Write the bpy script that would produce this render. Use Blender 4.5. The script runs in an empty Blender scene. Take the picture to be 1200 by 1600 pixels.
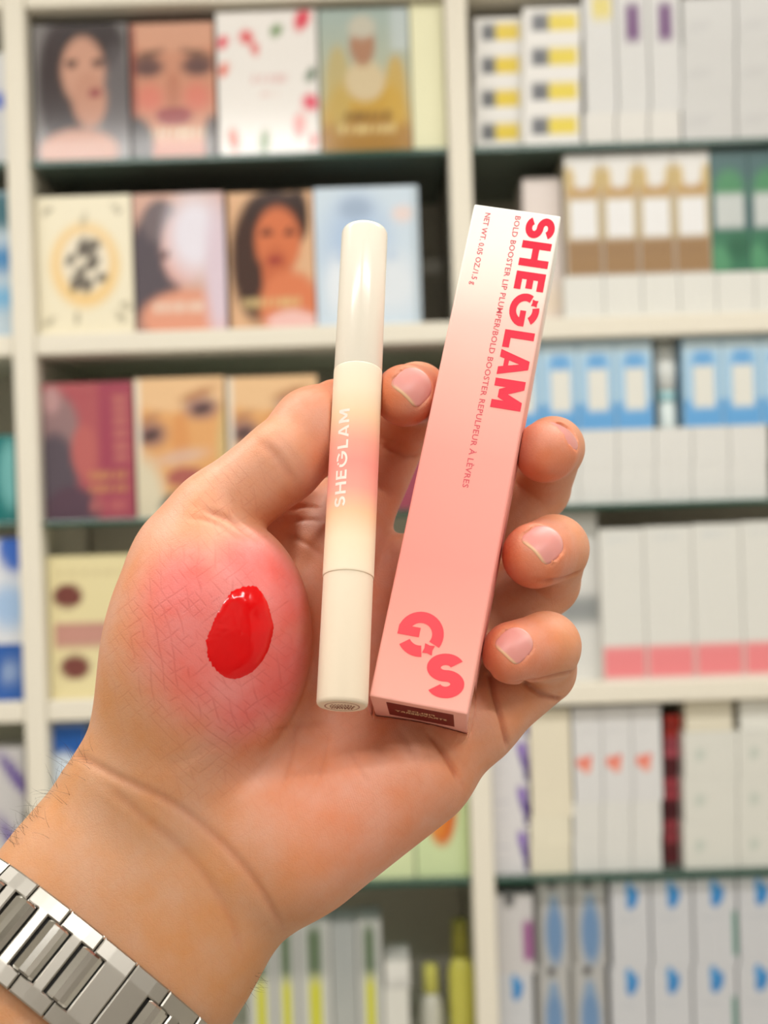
import bpy, bmesh, math, random
import numpy as np
from mathutils import Vector, Matrix
from mathutils.bvhtree import BVHTree

# ------------------------------------------------------------------ camera, world, lights, exposure
FPX = 2100.0                      # focal length in pixels of the 1200x1600 frame
ROLL = math.radians(1.85)
CAM = np.array([0.0, 0.0, 1.45])
RIGHT = np.array([math.cos(ROLL), 0.0, -math.sin(ROLL)])
UP = np.array([math.sin(ROLL), 0.0, math.cos(ROLL)])
FWD = np.array([0.0, 1.0, 0.0])
scene = bpy.context.scene
cam_data = bpy.data.cameras.new('camera')
cam_data.sensor_fit = 'VERTICAL'
cam_data.sensor_height = 36.0
cam_data.sensor_width = 27.0
cam_data.lens = FPX / 1600.0 * 36.0
cam_data.clip_start = 0.01
cam_data.dof.use_dof = True
cam_data.dof.focus_distance = 0.342
cam_data.dof.aperture_fstop = cam_data.lens / 3.6
cam = bpy.data.objects.new('camera', cam_data)
scene.collection.objects.link(cam)
M4 = Matrix(((RIGHT[0], UP[0], -FWD[0], CAM[0]), (RIGHT[1], UP[1], -FWD[1], CAM[1]),
             (RIGHT[2], UP[2], -FWD[2], CAM[2]), (0, 0, 0, 1)))
cam.matrix_world = M4
scene.camera = cam

world = bpy.data.worlds.new('shop_air')
scene.world = world
world.use_nodes = True
world.node_tree.nodes['Background'].inputs[0].default_value = (1.0, 0.985, 0.95, 1)
world.node_tree.nodes['Background'].inputs[1].default_value = 0.55

def area(name, loc, size, energy, color=(1, 0.98, 0.945), rot=(0, 0, 0)):
    l = bpy.data.lights.new(name, 'AREA')
    l.shape = 'RECTANGLE'; l.size, l.size_y = size; l.energy = energy; l.color = color
    o = bpy.data.objects.new(name, l); scene.collection.objects.link(o)
    o.location = loc; o.rotation_euler = rot
    return o
# ceiling lamps of the shop aisle (the fixtures themselves are built with the room)
LAMPS = [(-0.75, 0.62), (0.75, 0.62), (-0.75, -0.85), (0.75, -0.85)]
for i, (lx, ly) in enumerate(LAMPS):
    area('lamp_light', (lx, ly, 2.655), (1.15, 0.11), 14.0 if ly > 0 else 18.0)

vs = scene.view_settings
vs.view_transform = 'Standard'; vs.look = 'None'; vs.gamma = 1.0; vs.use_curve_mapping = False
vs.exposure = 0.0
scene.cycles.use_denoising = True
scene.cycles.max_bounces = 6
scene.cycles.use_adaptive_sampling = True
scene.cycles.adaptive_threshold = 0.035
scene.cycles.sample_clamp_indirect = 6.0

# ------------------------------------------------------------------ helpers
COL = scene.collection
def px(u, v, D):
    """camera-space millimetres (right, up, depth) of an image point at depth D mm"""
    return np.array([(u - 600.0) * D / FPX, (800.0 - v) * D / FPX, D])
def c2w(p):
    """camera-space mm -> world metres"""
    p = np.asarray(p, dtype=float)
    return CAM + 0.001 * (p[..., 0:1] * RIGHT + p[..., 1:2] * UP + p[..., 2:3] * FWD)
def srgb(r, g, b):
    f = lambda c: (c / 12.92 if c <= 0.04045 else ((c + 0.055) / 1.055) ** 2.4)
    return (f(r / 255.0), f(g / 255.0), f(b / 255.0), 1.0)
def link(o, parent=None):
    COL.objects.link(o)
    if parent is not None:
        o.parent = parent
    return o
def tag(o, label=None, cat=None, group=None, kind=None):
    if label: o['label'] = label
    if cat: o['category'] = cat
    if group: o['group'] = group
    if kind: o['kind'] = kind
    return o
def empty(name, loc=(0, 0, 0)):
    o = bpy.data.objects.new(name, None); o.empty_display_size = 0.01
    COL.objects.link(o); o.location = loc
    return o
def mesh_obj(name, verts, faces, mat=None, parent=None, smooth=False, cols=None):
    """verts in world metres; a parented mesh keeps its world place (parents are never rotated)"""
    verts = np.asarray(verts, dtype=float)
    if parent is not None:
        off = np.zeros(3); q = parent
        while q is not None:
            off += np.array(q.location); q = q.parent
        verts = verts - off
    me = bpy.data.meshes.new(name)
    me.from_pydata([tuple(v) for v in verts], [], [tuple(int(i) for i in f) for f in faces])
    if smooth:
        me.polygons.foreach_set('use_smooth', [True] * len(me.polygons))
    if cols is not None:
        a = me.color_attributes.new('Col', 'FLOAT_COLOR', 'POINT')
        a.data.foreach_set('color', np.asarray(cols, dtype=np.float32).ravel())
    me.update()
    if mat is not None:
        me.materials.append(mat)
    o = bpy.data.objects.new(name, me)
    return link(o, parent)
def mesh_quads(name, verts, quads, material, cols):
    me = bpy.data.meshes.new(name)
    n, m = len(verts), len(quads)
    me.vertices.add(n); me.vertices.foreach_set('co', np.asarray(verts, np.float32).ravel())
    me.loops.add(4 * m); me.loops.foreach_set('vertex_index', np.asarray(quads, np.int32).ravel())
    me.polygons.add(m)
    me.polygons.foreach_set('loop_start', np.arange(0, 4 * m, 4, dtype=np.int32))
    me.polygons.foreach_set('use_smooth', np.ones(m, bool))
    a = me.color_attributes.new('Col', 'FLOAT_COLOR', 'POINT')
    a.data.foreach_set('color', np.asarray(cols, np.float32).ravel())
    me.update(calc_edges=True)
    me.materials.append(material)
    return link(bpy.data.objects.new(name, me))
def mat(name, color=(0.8, 0.8, 0.8, 1), rough=0.5, metal=0.0, spec=0.5, attr=False, **kw):
    m = bpy.data.materials.new(name); m.use_nodes = True
    b = m.node_tree.nodes['Principled BSDF']
    b.inputs['Base Color'].default_value = color
    b.inputs['Roughness'].default_value = rough
    b.inputs['Metallic'].default_value = metal
    b.inputs['Specular IOR Level'].default_value = spec
    for k, v in kw.items():
        b.inputs[k].default_value = v
    if attr:
        n = m.node_tree.nodes.new('ShaderNodeAttribute'); n.attribute_name = 'Col'
        m.node_tree.links.new(n.outputs['Color'], b.inputs['Base Color'])
    return m
def unit(v):
    v = np.asarray(v, dtype=float); return v / np.linalg.norm(v)

# ------------------------------------------------------------------ the hand: one continuous skin grown from a distance field
VOX = 0.55
def seg_field(p, a, b, ra, rb, flat=None):
    ba = b - a
    t = np.clip(((p - a) @ ba) / (ba @ ba), 0, 1)
    q = p - a - t[..., None] * ba
    if flat is not None:
        n, f = flat
        qn = q @ n
        q = q + (qn * (1.0 / f - 1.0))[..., None] * n
    return np.sqrt((q * q).sum(-1)) - (ra + (rb - ra) * t)
def ell_field(p, c, ax, r):
    """oriented ellipsoid: rows of ax are unit axes"""
    q = (p - c) @ ax.T
    k0 = np.sqrt(((q / r) ** 2).sum(-1)) + 1e-6
    k1 = np.sqrt(((q / (r * r)) ** 2).sum(-1)) + 1e-6
    return k0 * (k0 - 1.0) / k1
def limb_field(p, a, b, lat, ts, ws, hs):
    """limb with elliptical section; half widths ws (along lat) and half thicknesses hs at stations ts"""
    d = unit(b - a); lat = unit(lat - (lat @ d) * d); n = np.cross(d, lat)
    L = np.linalg.norm(b - a)
    q = p - a
    s = q @ d; t = np.clip(s / L, 0, 1)
    w = np.interp(t, ts, ws); h = np.interp(t, ts, hs)
    x = q @ lat; y = q @ n
    k0 = (np.abs(x / w) ** 2.3 + np.abs(y / h) ** 2.3) ** (1 / 2.3) + 1e-6
    k1 = np.sqrt((x / (w * w)) ** 2 + (y / (h * h)) ** 2) + 1e-6
    d0 = k0 * (k0 - 1.0) / k1
    d0 = np.where(k0 < 0.5, -np.minimum(w, h) * 0.5, d0)
    return np.maximum(d0, np.maximum(-s, s - L))
def smin(a, b, k):
    h = np.maximum(k - np.abs(a - b), 0.0) / k
    return np.minimum(a, b) - h * h * k * 0.25

ROUND = np.eye(3)
def thumb_axes(d, n):
    d = unit(d); n = unit(n - (n @ d) * d)
    return np.stack([d, np.cross(n, d), n])

class Field:
    def __init__(self, lo, hi):
        self.lo = np.array(lo, float)
        self.n = np.ceil((np.array(hi) - self.lo) / VOX).astype(int) + 1
        self.F = np.full(self.n, 1e3, np.float32)
    def box(self, lo, hi):
        i0 = np.clip(((np.asarray(lo) - self.lo) / VOX).astype(int), 0, self.n - 1)
        i1 = np.clip(((np.asarray(hi) - self.lo) / VOX).astype(int) + 2, 1, self.n)
        ax = [(self.lo[k] + VOX * np.arange(i0[k], i1[k])).astype(np.float32) for k in range(3)]
        g = np.stack(np.meshgrid(*ax, indexing='ij'), -1)
        return tuple(slice(i0[k], i1[k]) for k in range(3)), g
    def add(self, prims, k_in, k_out, pad=9.0):
        """prims: list of (function, bounding points with radius)"""
        lo = np.min([b[0] for _, b in prims], axis=0) - pad
        hi = np.max([b[1] for _, b in prims], axis=0) + pad
        sl, g = self.box(lo, hi)
        T = np.full(g.shape[:3], 1e3, np.float32)
        off = np.array([s.start for s in sl])
        for fn, (blo, bhi) in prims:
            s2, g2 = self.box(np.asarray(blo) - pad, np.asarray(bhi) + pad)
            loc = tuple(slice(s2[k].start - off[k], s2[k].stop - off[k]) for k in range(3))
            T[loc] = smin(T[loc], fn(g2).astype(np.float32), k_in)
        if callable(k_out): k_out = k_out(g)
        self.F[sl] = smin(self.F[sl], T, k_out)
    def carve(self, fn, blo, bhi):
        sl, g = self.box(blo, bhi)
        self.F[sl] = np.maximum(self.F[sl], -fn(g).astype(np.float32))
def S(a, b, ra, rb, flat=None):
    a = np.asarray(a, float); b = np.asarray(b, float)
    r = max(ra, rb)
    return (lambda p: seg_field(p, a, b, ra, rb, flat)), (np.minimum(a, b) - r, np.maximum(a, b) + r)
def E_(c, ax, r):
    c = np.asarray(c, float); r = np.asarray(r, float); m = r.max()
    return (lambda p: ell_field(p, c, ax, r)), (c - m, c + m)
def LIMB(a, b, lat, ts, ws, hs):
    m = max(ws)
    return (lambda p: limb_field(p, a, b, np.asarray(lat, float), ts, ws, hs)), (np.minimum(a, b) - m, np.maximum(a, b) + m)

def surface_nets(F, lo):
    s = F < 0
    nx, ny, nz = F.shape
    cnt = np.zeros((nx - 1, ny - 1, nz - 1), np.uint8)
    corners = [(i, j, k) for i in (0, 1) for j in (0, 1) for k in (0, 1)]
    for i, j, k in corners:
        cnt += s[i:nx - 1 + i, j:ny - 1 + j, k:nz - 1 + k]
    act = (cnt > 0) & (cnt < 8)
    idx = np.argwhere(act)
    vid = np.full(act.shape, -1, np.int32)
    vid[act] = np.arange(len(idx))
    val = {c: F[idx[:, 0] + c[0], idx[:, 1] + c[1], idx[:, 2] + c[2]] for c in corners}
    acc = np.zeros((len(idx), 3)); num = np.zeros(len(idx))
    for c in corners:
        for ax in range(3):
            if c[ax] == 0:
                c2 = list(c); c2[ax] = 1; c2 = tuple(c2)
                a, b = val[c], val[c2]
                m = (a < 0) != (b < 0)
                t = np.where(m, a / np.where(m, a - b, 1), 0)
                pt = np.tile(np.array(c, float), (len(idx), 1)); pt[:, ax] += t
                acc[m] += pt[m]; num[m] += 1
    verts = lo + VOX * (idx + acc / num[:, None])
    faces = []
    for ax in range(3):
        o = [a for a in range(3) if a != ax]
        sl0 = [slice(None)] * 3; sl1 = [slice(None)] * 3
        sl0[ax] = slice(0, -1); sl1[ax] = slice(1, None)
        d = s[tuple(sl0)] != s[tuple(sl1)]
        e = np.argwhere(d)
        ok = (e[:, o[0]] > 0) & (e[:, o[1]] > 0) & (e[:, o[0]] < F.shape[o[0]] - 1) & (e[:, o[1]] < F.shape[o[1]] - 1)
        e = e[ok]
        q = []
        for da, db in ((-1, -1), (0, -1), (0, 0), (-1, 0)):
            c = e.copy(); c[:, o[0]] += da; c[:, o[1]] += db
            q.append(vid[c[:, 0], c[:, 1], c[:, 2]])
        q = np.stack(q, 1)
        flip = s[e[:, 0], e[:, 1], e[:, 2]]
        if ax == 1: flip = ~flip
        q[flip] = q[flip][:, ::-1]
        faces.append(q)
    return verts, np.concatenate(faces)

# ---- joints: (image u, image v, depth mm)
P = px
# the carton and the pen the fingers close on: poses in camera-space mm
def rotv(w):
    w = np.asarray(w, float); t = np.linalg.norm(w); k = w / t
    K = np.array([[0, -k[2], k[1]], [k[2], 0, -k[0]], [-k[1], k[0], 0]])
    return np.eye(3) + math.sin(t) * K + (1 - math.cos(t)) * K @ K
_R = rotv((0.35144757, 0.09984844, -0.19140273))
BW, BL_, BT = 24.0, 140.0, 23.7
b_o = np.array([24.8654, 84.7599, 369.6387])
b_t, b_s, b_n = _R[:, 0], -_R[:, 1], -_R[:, 2]
pa_, pb_ = P(570, 361, 370), P(534.5, 1104, 321)
pd = unit(pb_ - pa_); PLEN = np.linalg.norm(pb_ - pa_)
CAMN = np.array([0.0, 0.0, -1.0])
fld = Field((-178, -226, 280), (66, 52, 422))

arm_a = P(318, 1268, 353); arm_b = P(203, 1432, 342)
arm_d = unit(arm_b - arm_a)
ARM = 150.0; ARM_T = [0, 0.083, 0.208, 0.417, 1.0]; ARM_W = [31, 35, 36.5, 37.0, 42]; ARM_H = [17, 20, 21.5, 22.5, 28]
arm_c = arm_a + arm_d * ARM
wl = unit(P(417, 1513, 347) - P(65, 1225, 347))
palm = [
    LIMB(arm_a, arm_c, wl, ARM_T, ARM_W, ARM_H),
    # metacarpal rays
    S(P(290, 1250, 352), P(530, 862, 370), 15, 11),
    S(P(340, 1270, 352), P(645, 908, 372), 15, 11),
    S(P(395, 1300, 350), P(705, 1015, 364), 15, 11),
    S(P(435, 1340, 349), P(738, 1128, 355), 15, 10.5),
    # hypothenar pad
    S(P(480, 1322, 345), P(648, 1204, 347), 15.5, 14.5),
    # thumb ball
    S(P(250, 1195, 349), P(306, 905, 350), 19.5, 14.5),
]
fld.add(palm, 11.0, 1.0)
fld.add([E_(P(328, 1008, 345), thumb_axes(P(345, 800, 346) - P(290, 1190, 346), CAMN), (34.0, 26.0, 24.5))], 1.0, lambda g: np.interp(g[..., 0], [-47, -27], [12.0, 2.5]).astype(np.float32), 14.0)
# web between thumb and index
fld.add([S(P(370, 850, 366), P(470, 802, 376), 10, 8.5), S(P(470, 802, 378), P(540, 800, 382), 8.5, 8)], 3, 7)
# thumb
tn = unit(np.array([-0.25, 0.3, -1.0]))
fld.add([
    S(P(302, 858, 352), P(342, 801, 351), 11.6, 10.6),
    S(P(338, 802, 351), P(440, 722, 353), 10.9, 10.9),
], 4.0, lambda g: np.interp(g[..., 0], [-46, -33], [10.0, 2.0]).astype(np.float32), 12.0)
fld.add([
    S(P(440, 722, 353), P(492, 672, 359), 10.6, 11.2, (tn, 0.95)),
    S(P(492, 672, 359), P(527, 647, 366), 11.2, 9.8, (tn, 0.88)),
], 4.0, 2.2)

DISTAL = {}
def finger(name, mcp, pip, dip, tip, r, root_k=6.0):
    """r = radii at knuckle, pip, dip, tip"""
    fld.add([S(mcp, pip, r[0], r[1])], 2, root_k)
    fld.add([S(pip, dip, r[1] * 0.98, r[2])], 3.0, 1.0)
    fld.add([S(dip, tip, r[2], r[3])], 3.0, 1.8)
    DISTAL[name] = (dip, tip, r)
finger('index', P(528, 862, 370), P(610, 686, 391), P(652, 614, 375), P(633, 618, 357), (10.8, 10.2, 8.3, 8.3))
finger('middle', P(648, 908, 372), P(838, 762, 392), P(864, 700, 372), P(852, 706, 359), (10.8, 10.0, 8.4, 8.3))
finger('ring', P(708, 1012, 362), P(850, 908, 378), P(866, 858, 361), P(836, 868, 348), (10.6, 10.2, 9.0, 8.6))
finger('little', P(745, 1122, 354), P(844, 1046, 365), P(853, 1010, 350), P(802, 1020, 340), (10.6, 9.8, 8.8, 8.0))

# ---- finger nails: beds are cut into the skin, the plates are built afterwards
def march(u, v):
    d = px(u, v, 1.0)
    t = np.arange(296, 410, 0.1)
    q = (t[:, None] * d - fld.lo) / VOX
    i = np.floor(q).astype(int); f = q - i
    ok = ((i >= 0) & (i < fld.n - 1)).all(1)
    i = np.clip(i, 0, fld.n - 2)
    val = np.zeros(len(t))
    for a in (0, 1):
        for b in (0, 1):
            for c in (0, 1):
                val += np.where(a, f[:, 0], 1 - f[:, 0]) * np.where(b, f[:, 1], 1 - f[:, 1]) * np.where(c, f[:, 2], 1 - f[:, 2]) * fld.F[i[:, 0] + a, i[:, 1] + b, i[:, 2] + c]
    k = np.argmax((val < 0) & ok)
    return t[k] * d
NAILS = {   # centre px, image direction of the finger tip, width, length, sink
    'index': ((650, 597), (-0.67, 0.74), 10.0, 9.5, 0.6),
    'middle': ((891, 674), (-0.62, -0.1), 9.5, 10.0, 0.5),
    'ring': ((855, 842), (-0.81, 0.58), 10.0, 9.6, 0.65),
    'little': ((806, 1003), (-0.74, 0.67), 8.4, 8.4, 0.6),
}
NF = {}
for nm, (c, ad, w, l, sink) in NAILS.items():
    dip, tip, r = DISTAL[nm]
    cc = march(*c)
    t = np.clip(((cc - dip) @ (tip - dip)) / ((tip - dip) @ (tip - dip)), 0, 1)
    n = unit(cc - (dip + t * (tip - dip)))
    if n[2] > -0.35:
        n[2] = -0.35; n = unit(n)
    axy = np.array([ad[0], -ad[1]])
    a = unit(np.array([axy[0], axy[1], -(axy @ n[:2]) / n[2]]))
    x = np.cross(n, a)
    NF[nm] = (cc, a, x, n, w, l, sink)
    print('nail', nm, np.round(cc, 1), 'a', np.round(a, 2), 'n', np.round(n, 2))
def nail_h(xx, yy, sink):
    return -sink - xx * xx / (2 * 7.0) - np.where(yy > 0, yy * yy / (2 * 16.0), yy * yy / (2 * 26.0))
def nail_out(xx, yy, w, l):
    """about the signed distance to the outline of the plate"""
    e = np.where(yy < 0, 2.3, 4.5)
    k = (np.abs(xx / (w / 2)) ** e + np.abs(yy / (l / 2)) ** e) ** (1 / e)
    return (k - 1) * min(w, l) / 2
for nm, (cc, a, x, n, w, l, sink) in NF.items():
    def slab(p):
        q = p - cc
        xx, yy, hh = q @ x, q @ a, q @ n
        return np.maximum(nail_out(xx, yy, w + 0.5, l + 0.5), np.maximum(nail_h(xx, yy, sink) - 0.2 - hh, hh - 4.0))
    fld.carve(slab, cc - 9, cc + 9)

# flesh gives way to the pen and the carton
def carton_solid(p):
    q = p - b_o
    d = np.stack([np.abs(q @ b_t - BW / 2) - BW / 2, np.abs(q @ b_s - BL_ / 2) - BL_ / 2, np.abs(q @ b_n + BT / 2) - BT / 2], -1) - 0.12
    return np.linalg.norm(np.maximum(d, 0), axis=-1) + np.minimum(d.max(-1), 0)
def pen_solid(p):
    q = p - pa_; s_ = q @ pd
    return np.maximum(np.linalg.norm(q - s_[..., None] * pd, axis=-1) - 6.5, np.maximum(-s_, s_ - PLEN - 0.1))
_bc = np.array([b_o + b_t * a + b_s * b + b_n * c for a in (0, BW) for b in (0, BL_) for c in (0, -BT)])
fld.carve(carton_solid, _bc.min(0) - 2, _bc.max(0) + 2)
fld.carve(pen_solid, np.minimum(pa_, pb_) - 9, np.maximum(pa_, pb_) + 9)
hv, hf = surface_nets(fld.F, fld.lo)
del fld
E0 = np.concatenate([hf[:, [0, 1]], hf[:, [1, 2]], hf[:, [2, 3]], hf[:, [3, 0]]])
def relax(v, w):
    acc = np.zeros_like(v)
    for c in range(3):
        acc[:, c] = np.bincount(E0[:, 0], v[E0[:, 1], c], len(v)) + np.bincount(E0[:, 1], v[E0[:, 0], c], len(v))
    n = np.bincount(E0[:, 0], minlength=len(v)) + np.bincount(E0[:, 1], minlength=len(v))
    return v + w * (acc / n[:, None] - v)
for _ in range(3):
    hv = relax(hv, 0.6); hv = relax(hv, -0.35)
def vnormals(v):
    fn = np.cross(v[hf[:, 2]] - v[hf[:, 0]], v[hf[:, 3]] - v[hf[:, 1]])
    n = np.zeros_like(v)
    for k in range(4):
        for c in range(3):
            n[:, c] += np.bincount(hf[:, k], fn[:, c], len(v))
    return n / (np.linalg.norm(n, axis=1)[:, None] + 1e-9)
hn = vnormals(hv)
if (hn[:, 2] * (hv[:, 2] - hv[:, 2].mean())).sum() < 0:
    hn = -hn
hand_bvh = BVHTree.FromPolygons([tuple(v) for v in hv], [tuple(int(i) for i in f) for f in hf])
def onskin(u, v):
    d = Vector(px(u, v, 1.0)).normalized()
    h = hand_bvh.ray_cast(Vector((0, 0, 0)), d)
    return None if h[0] is None else np.array(h[0])

# ---- creases and folds: (image polyline, half width mm, depth mm)
CREASES = [
    ([(108, 1172), (153, 1198), (215, 1229), (268, 1255), (326, 1298), (368, 1340), (406, 1390), (440, 1452)], 1.2, 0.55),
    ([(165, 1228), (199, 1255), (230, 1282), (268, 1313), (307, 1351), (337, 1393), (362, 1440), (380, 1500)], 1.4, 0.4),
    ([(140, 1212), (199, 1242), (250, 1284), (288, 1304), (348, 1366), (385, 1420), (405, 1470)], 3.2, -0.3),
    ([(660, 1136), (690, 1170), (707, 1197), (722, 1225)], 1.0, 1.2),
    ([(612, 1128), (640, 1165), (655, 1200)], 1.2, 0.35),
    ([(765, 1050), (774, 1092), (783, 1119), (792, 1155), (797, 1180)], 0.9, 1.2),
    ([(819, 1066), (840, 1080), (867, 1092), (888, 1094)], 0.8, 1.2),
    ([(800, 1066), (822, 1065), (864, 1057), (896, 1050)], 0.8, 0.9),
    ([(840, 908), (864, 908), (900, 897), (916, 890)], 0.8, 0.9),
    ([(399, 684), (428, 708), (450, 736), (470, 766)], 1.5, 0.5),
    ([(420, 668), (446, 696), (470, 730), (484, 752)], 1.2, 0.15),
    ([(310, 790), (325, 798), (362, 813), (391, 835), (404, 844)], 1.2, 0.7),
    ([(290, 806), (330, 815), (370, 838), (385, 846)], 1.0, 0.35),
    ([(594, 694), (620, 706), (645, 713), (660, 712)], 0.9, 0.7),
    ([(446, 800), (470, 792), (510, 796)], 0.8, 0.4), ([(452, 815), (480, 812), (512, 816)], 0.8, 0.4),
    ([(436, 832), (470, 845), (508, 870)], 0.8, 0.4),
    ([(420, 1142), (455, 1135), (520, 1128)], 0.9, 0.3),
    ([(462, 1120), (455, 1180), (440, 1230)], 0.6, 0.25), ([(515, 1140), (505, 1190), (495, 1225)], 0.6, 0.2),
    ([(545, 1165), (560, 1200), (580, 1230)], 0.6, 0.2),
    
    
    
    
]
def seg_dist(p, pts):
    best = np.full(len(p), 1e9)
    for a, b in zip(pts[:-1], pts[1:]):
        ba = b - a
        t = np.clip(((p - a) @ ba) / (ba @ ba + 1e-9), 0, 1)
        best = np.minimum(best, np.linalg.norm(p - a - t[:, None] * ba, axis=1))
    return best
def resample(poly, n):
    poly = np.asarray(poly, float)
    s = np.r_[0, np.cumsum(np.linalg.norm(np.diff(poly, axis=0), axis=1))]
    t = np.linspace(0, s[-1], n)
    # Catmull-Rom through the points
    m = np.gradient(poly, s, axis=0)
    i = np.clip(np.searchsorted(s, t) - 1, 0, len(s) - 2); h = (s[i + 1] - s[i])[:, None]; x = ((t - s[i]) / h[:, 0])[:, None]
    return ((2 * x**3 - 3 * x**2 + 1) * poly[i] + (x**3 - 2 * x**2 + x) * h * m[i] + (-2 * x**3 + 3 * x**2) * poly[i + 1] + (x**3 - x**2) * h * m[i + 1])
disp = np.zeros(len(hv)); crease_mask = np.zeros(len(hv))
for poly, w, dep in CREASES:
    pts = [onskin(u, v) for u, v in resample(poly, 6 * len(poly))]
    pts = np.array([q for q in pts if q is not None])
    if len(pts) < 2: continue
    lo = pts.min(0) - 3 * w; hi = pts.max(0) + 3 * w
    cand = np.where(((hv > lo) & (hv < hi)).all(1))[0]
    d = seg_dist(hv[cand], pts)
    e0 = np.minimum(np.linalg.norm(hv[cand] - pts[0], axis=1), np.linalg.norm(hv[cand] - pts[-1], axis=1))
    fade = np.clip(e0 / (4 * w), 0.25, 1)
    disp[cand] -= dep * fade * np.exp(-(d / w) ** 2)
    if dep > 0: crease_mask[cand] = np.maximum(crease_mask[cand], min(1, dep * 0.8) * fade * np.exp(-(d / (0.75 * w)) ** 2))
hv = hv + disp[:, None] * hn

# ---- skin tones as vertex colour
def lin(r, g, b): return np.array(srgb(r, g, b)[:3])
tone = np.tile(lin(220, 158, 126), (len(hv), 1))
def blend(mask, c):
    global tone
    tone = tone * (1 - mask[:, None]) + c * mask[:, None]
def blob(u, v, r_mm, p=2.0, ax=None):
    q = onskin(u, v)
    d = hv - q
    r = np.linalg.norm(d, axis=1) / r_mm
    return np.exp(-r ** p)
arm_s = (hv - P(330, 1250, 345)) @ arm_d
blend(np.clip((arm_s + 10) / 25, 0, 1) * 0.9, lin(202, 150, 110))
blend(blob(560, 1250, 26) * 0.45, lin(236, 150, 122))
blend(blob(600, 980, 22) * 0.4, lin(226, 140, 116))
ST = np.maximum.reduce([blob(350, 1000, 23, 5), blob(410, 1050, 18, 5), blob(415, 920, 17, 5), blob(290, 930, 14, 3), blob(380, 1100, 12, 3)])
blend(ST * 0.75, lin(236, 116, 122))
blend(blob(175, 1120, 18) * 0.6, lin(206, 154, 112))
for nm, (dip, tip, r) in DISTAL.items():
    d = np.linalg.norm(hv - (tip * 1.0), axis=1)
    m = np.clip(1.35 - d / (r[3] * 1.3), 0, 1) * 0.75
    blend(m, lin(226, 124, 96))
blend(np.clip(1.4 - np.linalg.norm(hv - P(515, 655, 362), axis=1) / 16, 0, 1) * 0.5, lin(228, 138, 112))
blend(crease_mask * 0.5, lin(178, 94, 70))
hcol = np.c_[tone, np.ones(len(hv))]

skin = mat('skin', (0.8, 0.5, 0.4, 1), 0.45, 0, 0.36, attr=True)
nt = skin.node_tree; bs = nt.nodes['Principled BSDF']
bs.inputs['Subsurface Weight'].default_value = 0.22
bs.inputs['Subsurface Radius'].default_value = (1.0, 0.38, 0.22)
bs.inputs['Subsurface Scale'].default_value = 0.0035
def node(nt, t, **kw):
    n = nt.nodes.new(t)
    for k, v in kw.items():
        if k in n.inputs: n.inputs[k].default_value = v
        else: setattr(n, k, v)
    return n
geo = node(nt, 'ShaderNodeNewGeometry')
v1 = node(nt, 'ShaderNodeTexVoronoi', feature='DISTANCE_TO_EDGE', Scale=900.0)
n0 = node(nt, 'ShaderNodeTexNoise', Scale=120.0, Detail=3.0)
mixv = node(nt, 'ShaderNodeVectorMath', operation='MULTIPLY_ADD')
mixv.inputs[1].default_value = (0.004, 0.004, 0.004)
nt.links.new(n0.outputs['Color'], mixv.inputs[0]); nt.links.new(geo.outputs['Position'], mixv.inputs[2])
nt.links.new(geo.outputs['Position'], n0.inputs['Vector'])
nt.links.new(mixv.outputs[0], v1.inputs['Vector'])
v2 = node(nt, 'ShaderNodeTexVoronoi', feature='DISTANCE_TO_EDGE', Scale=2200.0)
nt.links.new(mixv.outputs[0], v2.inputs['Vector'])
r1 = node(nt, 'ShaderNodeMapRange'); r1.inputs[2].default_value = 0.16
nt.links.new(v1.outputs['Distance'], r1.inputs[0])
r2 = node(nt, 'ShaderNodeMapRange'); r2.inputs[2].default_value = 0.25
nt.links.new(v2.outputs['Distance'], r2.inputs[0])
def wave_lines(direction, period, dist, dscale, power, mask_scale, mask_lo, mask_hi):
    """thin broken parallel lines in the skin; returns a 0..1 line mask"""
    d = unit(direction)
    dp = node(nt, 'ShaderNodeVectorMath', operation='DOT_PRODUCT'); dp.inputs[1].default_value = tuple(d)
    nt.links.new(geo.outputs['Position'], dp.inputs[0])
    nz = node(nt, 'ShaderNodeTexNoise', Scale=dscale, Detail=2.0)
    nt.links.new(geo.outputs['Position'], nz.inputs['Vector'])
    ph = node(nt, 'ShaderNodeMath', operation='MULTIPLY_ADD'); ph.inputs[1].default_value = dist
    nt.links.new(nz.outputs['Fac'], ph.inputs[0])
    sc = node(nt, 'ShaderNodeMath', operation='MULTIPLY'); sc.inputs[1].default_value = 2 * math.pi / period
    nt.links.new(dp.outputs['Value'], sc.inputs[0]); nt.links.new(sc.outputs[0], ph.inputs[2])
    sn = node(nt, 'ShaderNodeMath', operation='SINE'); nt.links.new(ph.outputs[0], sn.inputs[0])
    h = node(nt, 'ShaderNodeMath', operation='MULTIPLY_ADD'); h.inputs[1].default_value = 0.5; h.inputs[2].default_value = 0.5
    nt.links.new(sn.outputs[0], h.inputs[0])
    pw = node(nt, 'ShaderNodeMath', operation='POWER'); pw.inputs[1].default_value = power
    nt.links.new(h.outputs[0], pw.inputs[0])
    mz = node(nt, 'ShaderNodeTexNoise', Scale=mask_scale, Detail=1.0)
    mp = node(nt, 'ShaderNodeVectorMath', operation='ADD'); mp.inputs[1].default_value = (period * 900, 3.1, dist)
    nt.links.new(geo.outputs['Position'], mp.inputs[0]); nt.links.new(mp.outputs[0], mz.inputs['Vector'])
    mm = node(nt, 'ShaderNodeMapRange'); mm.inputs[1].default_value = mask_lo; mm.inputs[2].default_value = mask_hi
    nt.links.new(mz.outputs['Fac'], mm.inputs[0])
    out = node(nt, 'ShaderNodeMath', operation='MULTIPLY'); nt.links.new(pw.outputs[0], out.inputs[0]); nt.links.new(mm.outputs[0], out.inputs[1])
    return out.outputs[0]
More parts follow.
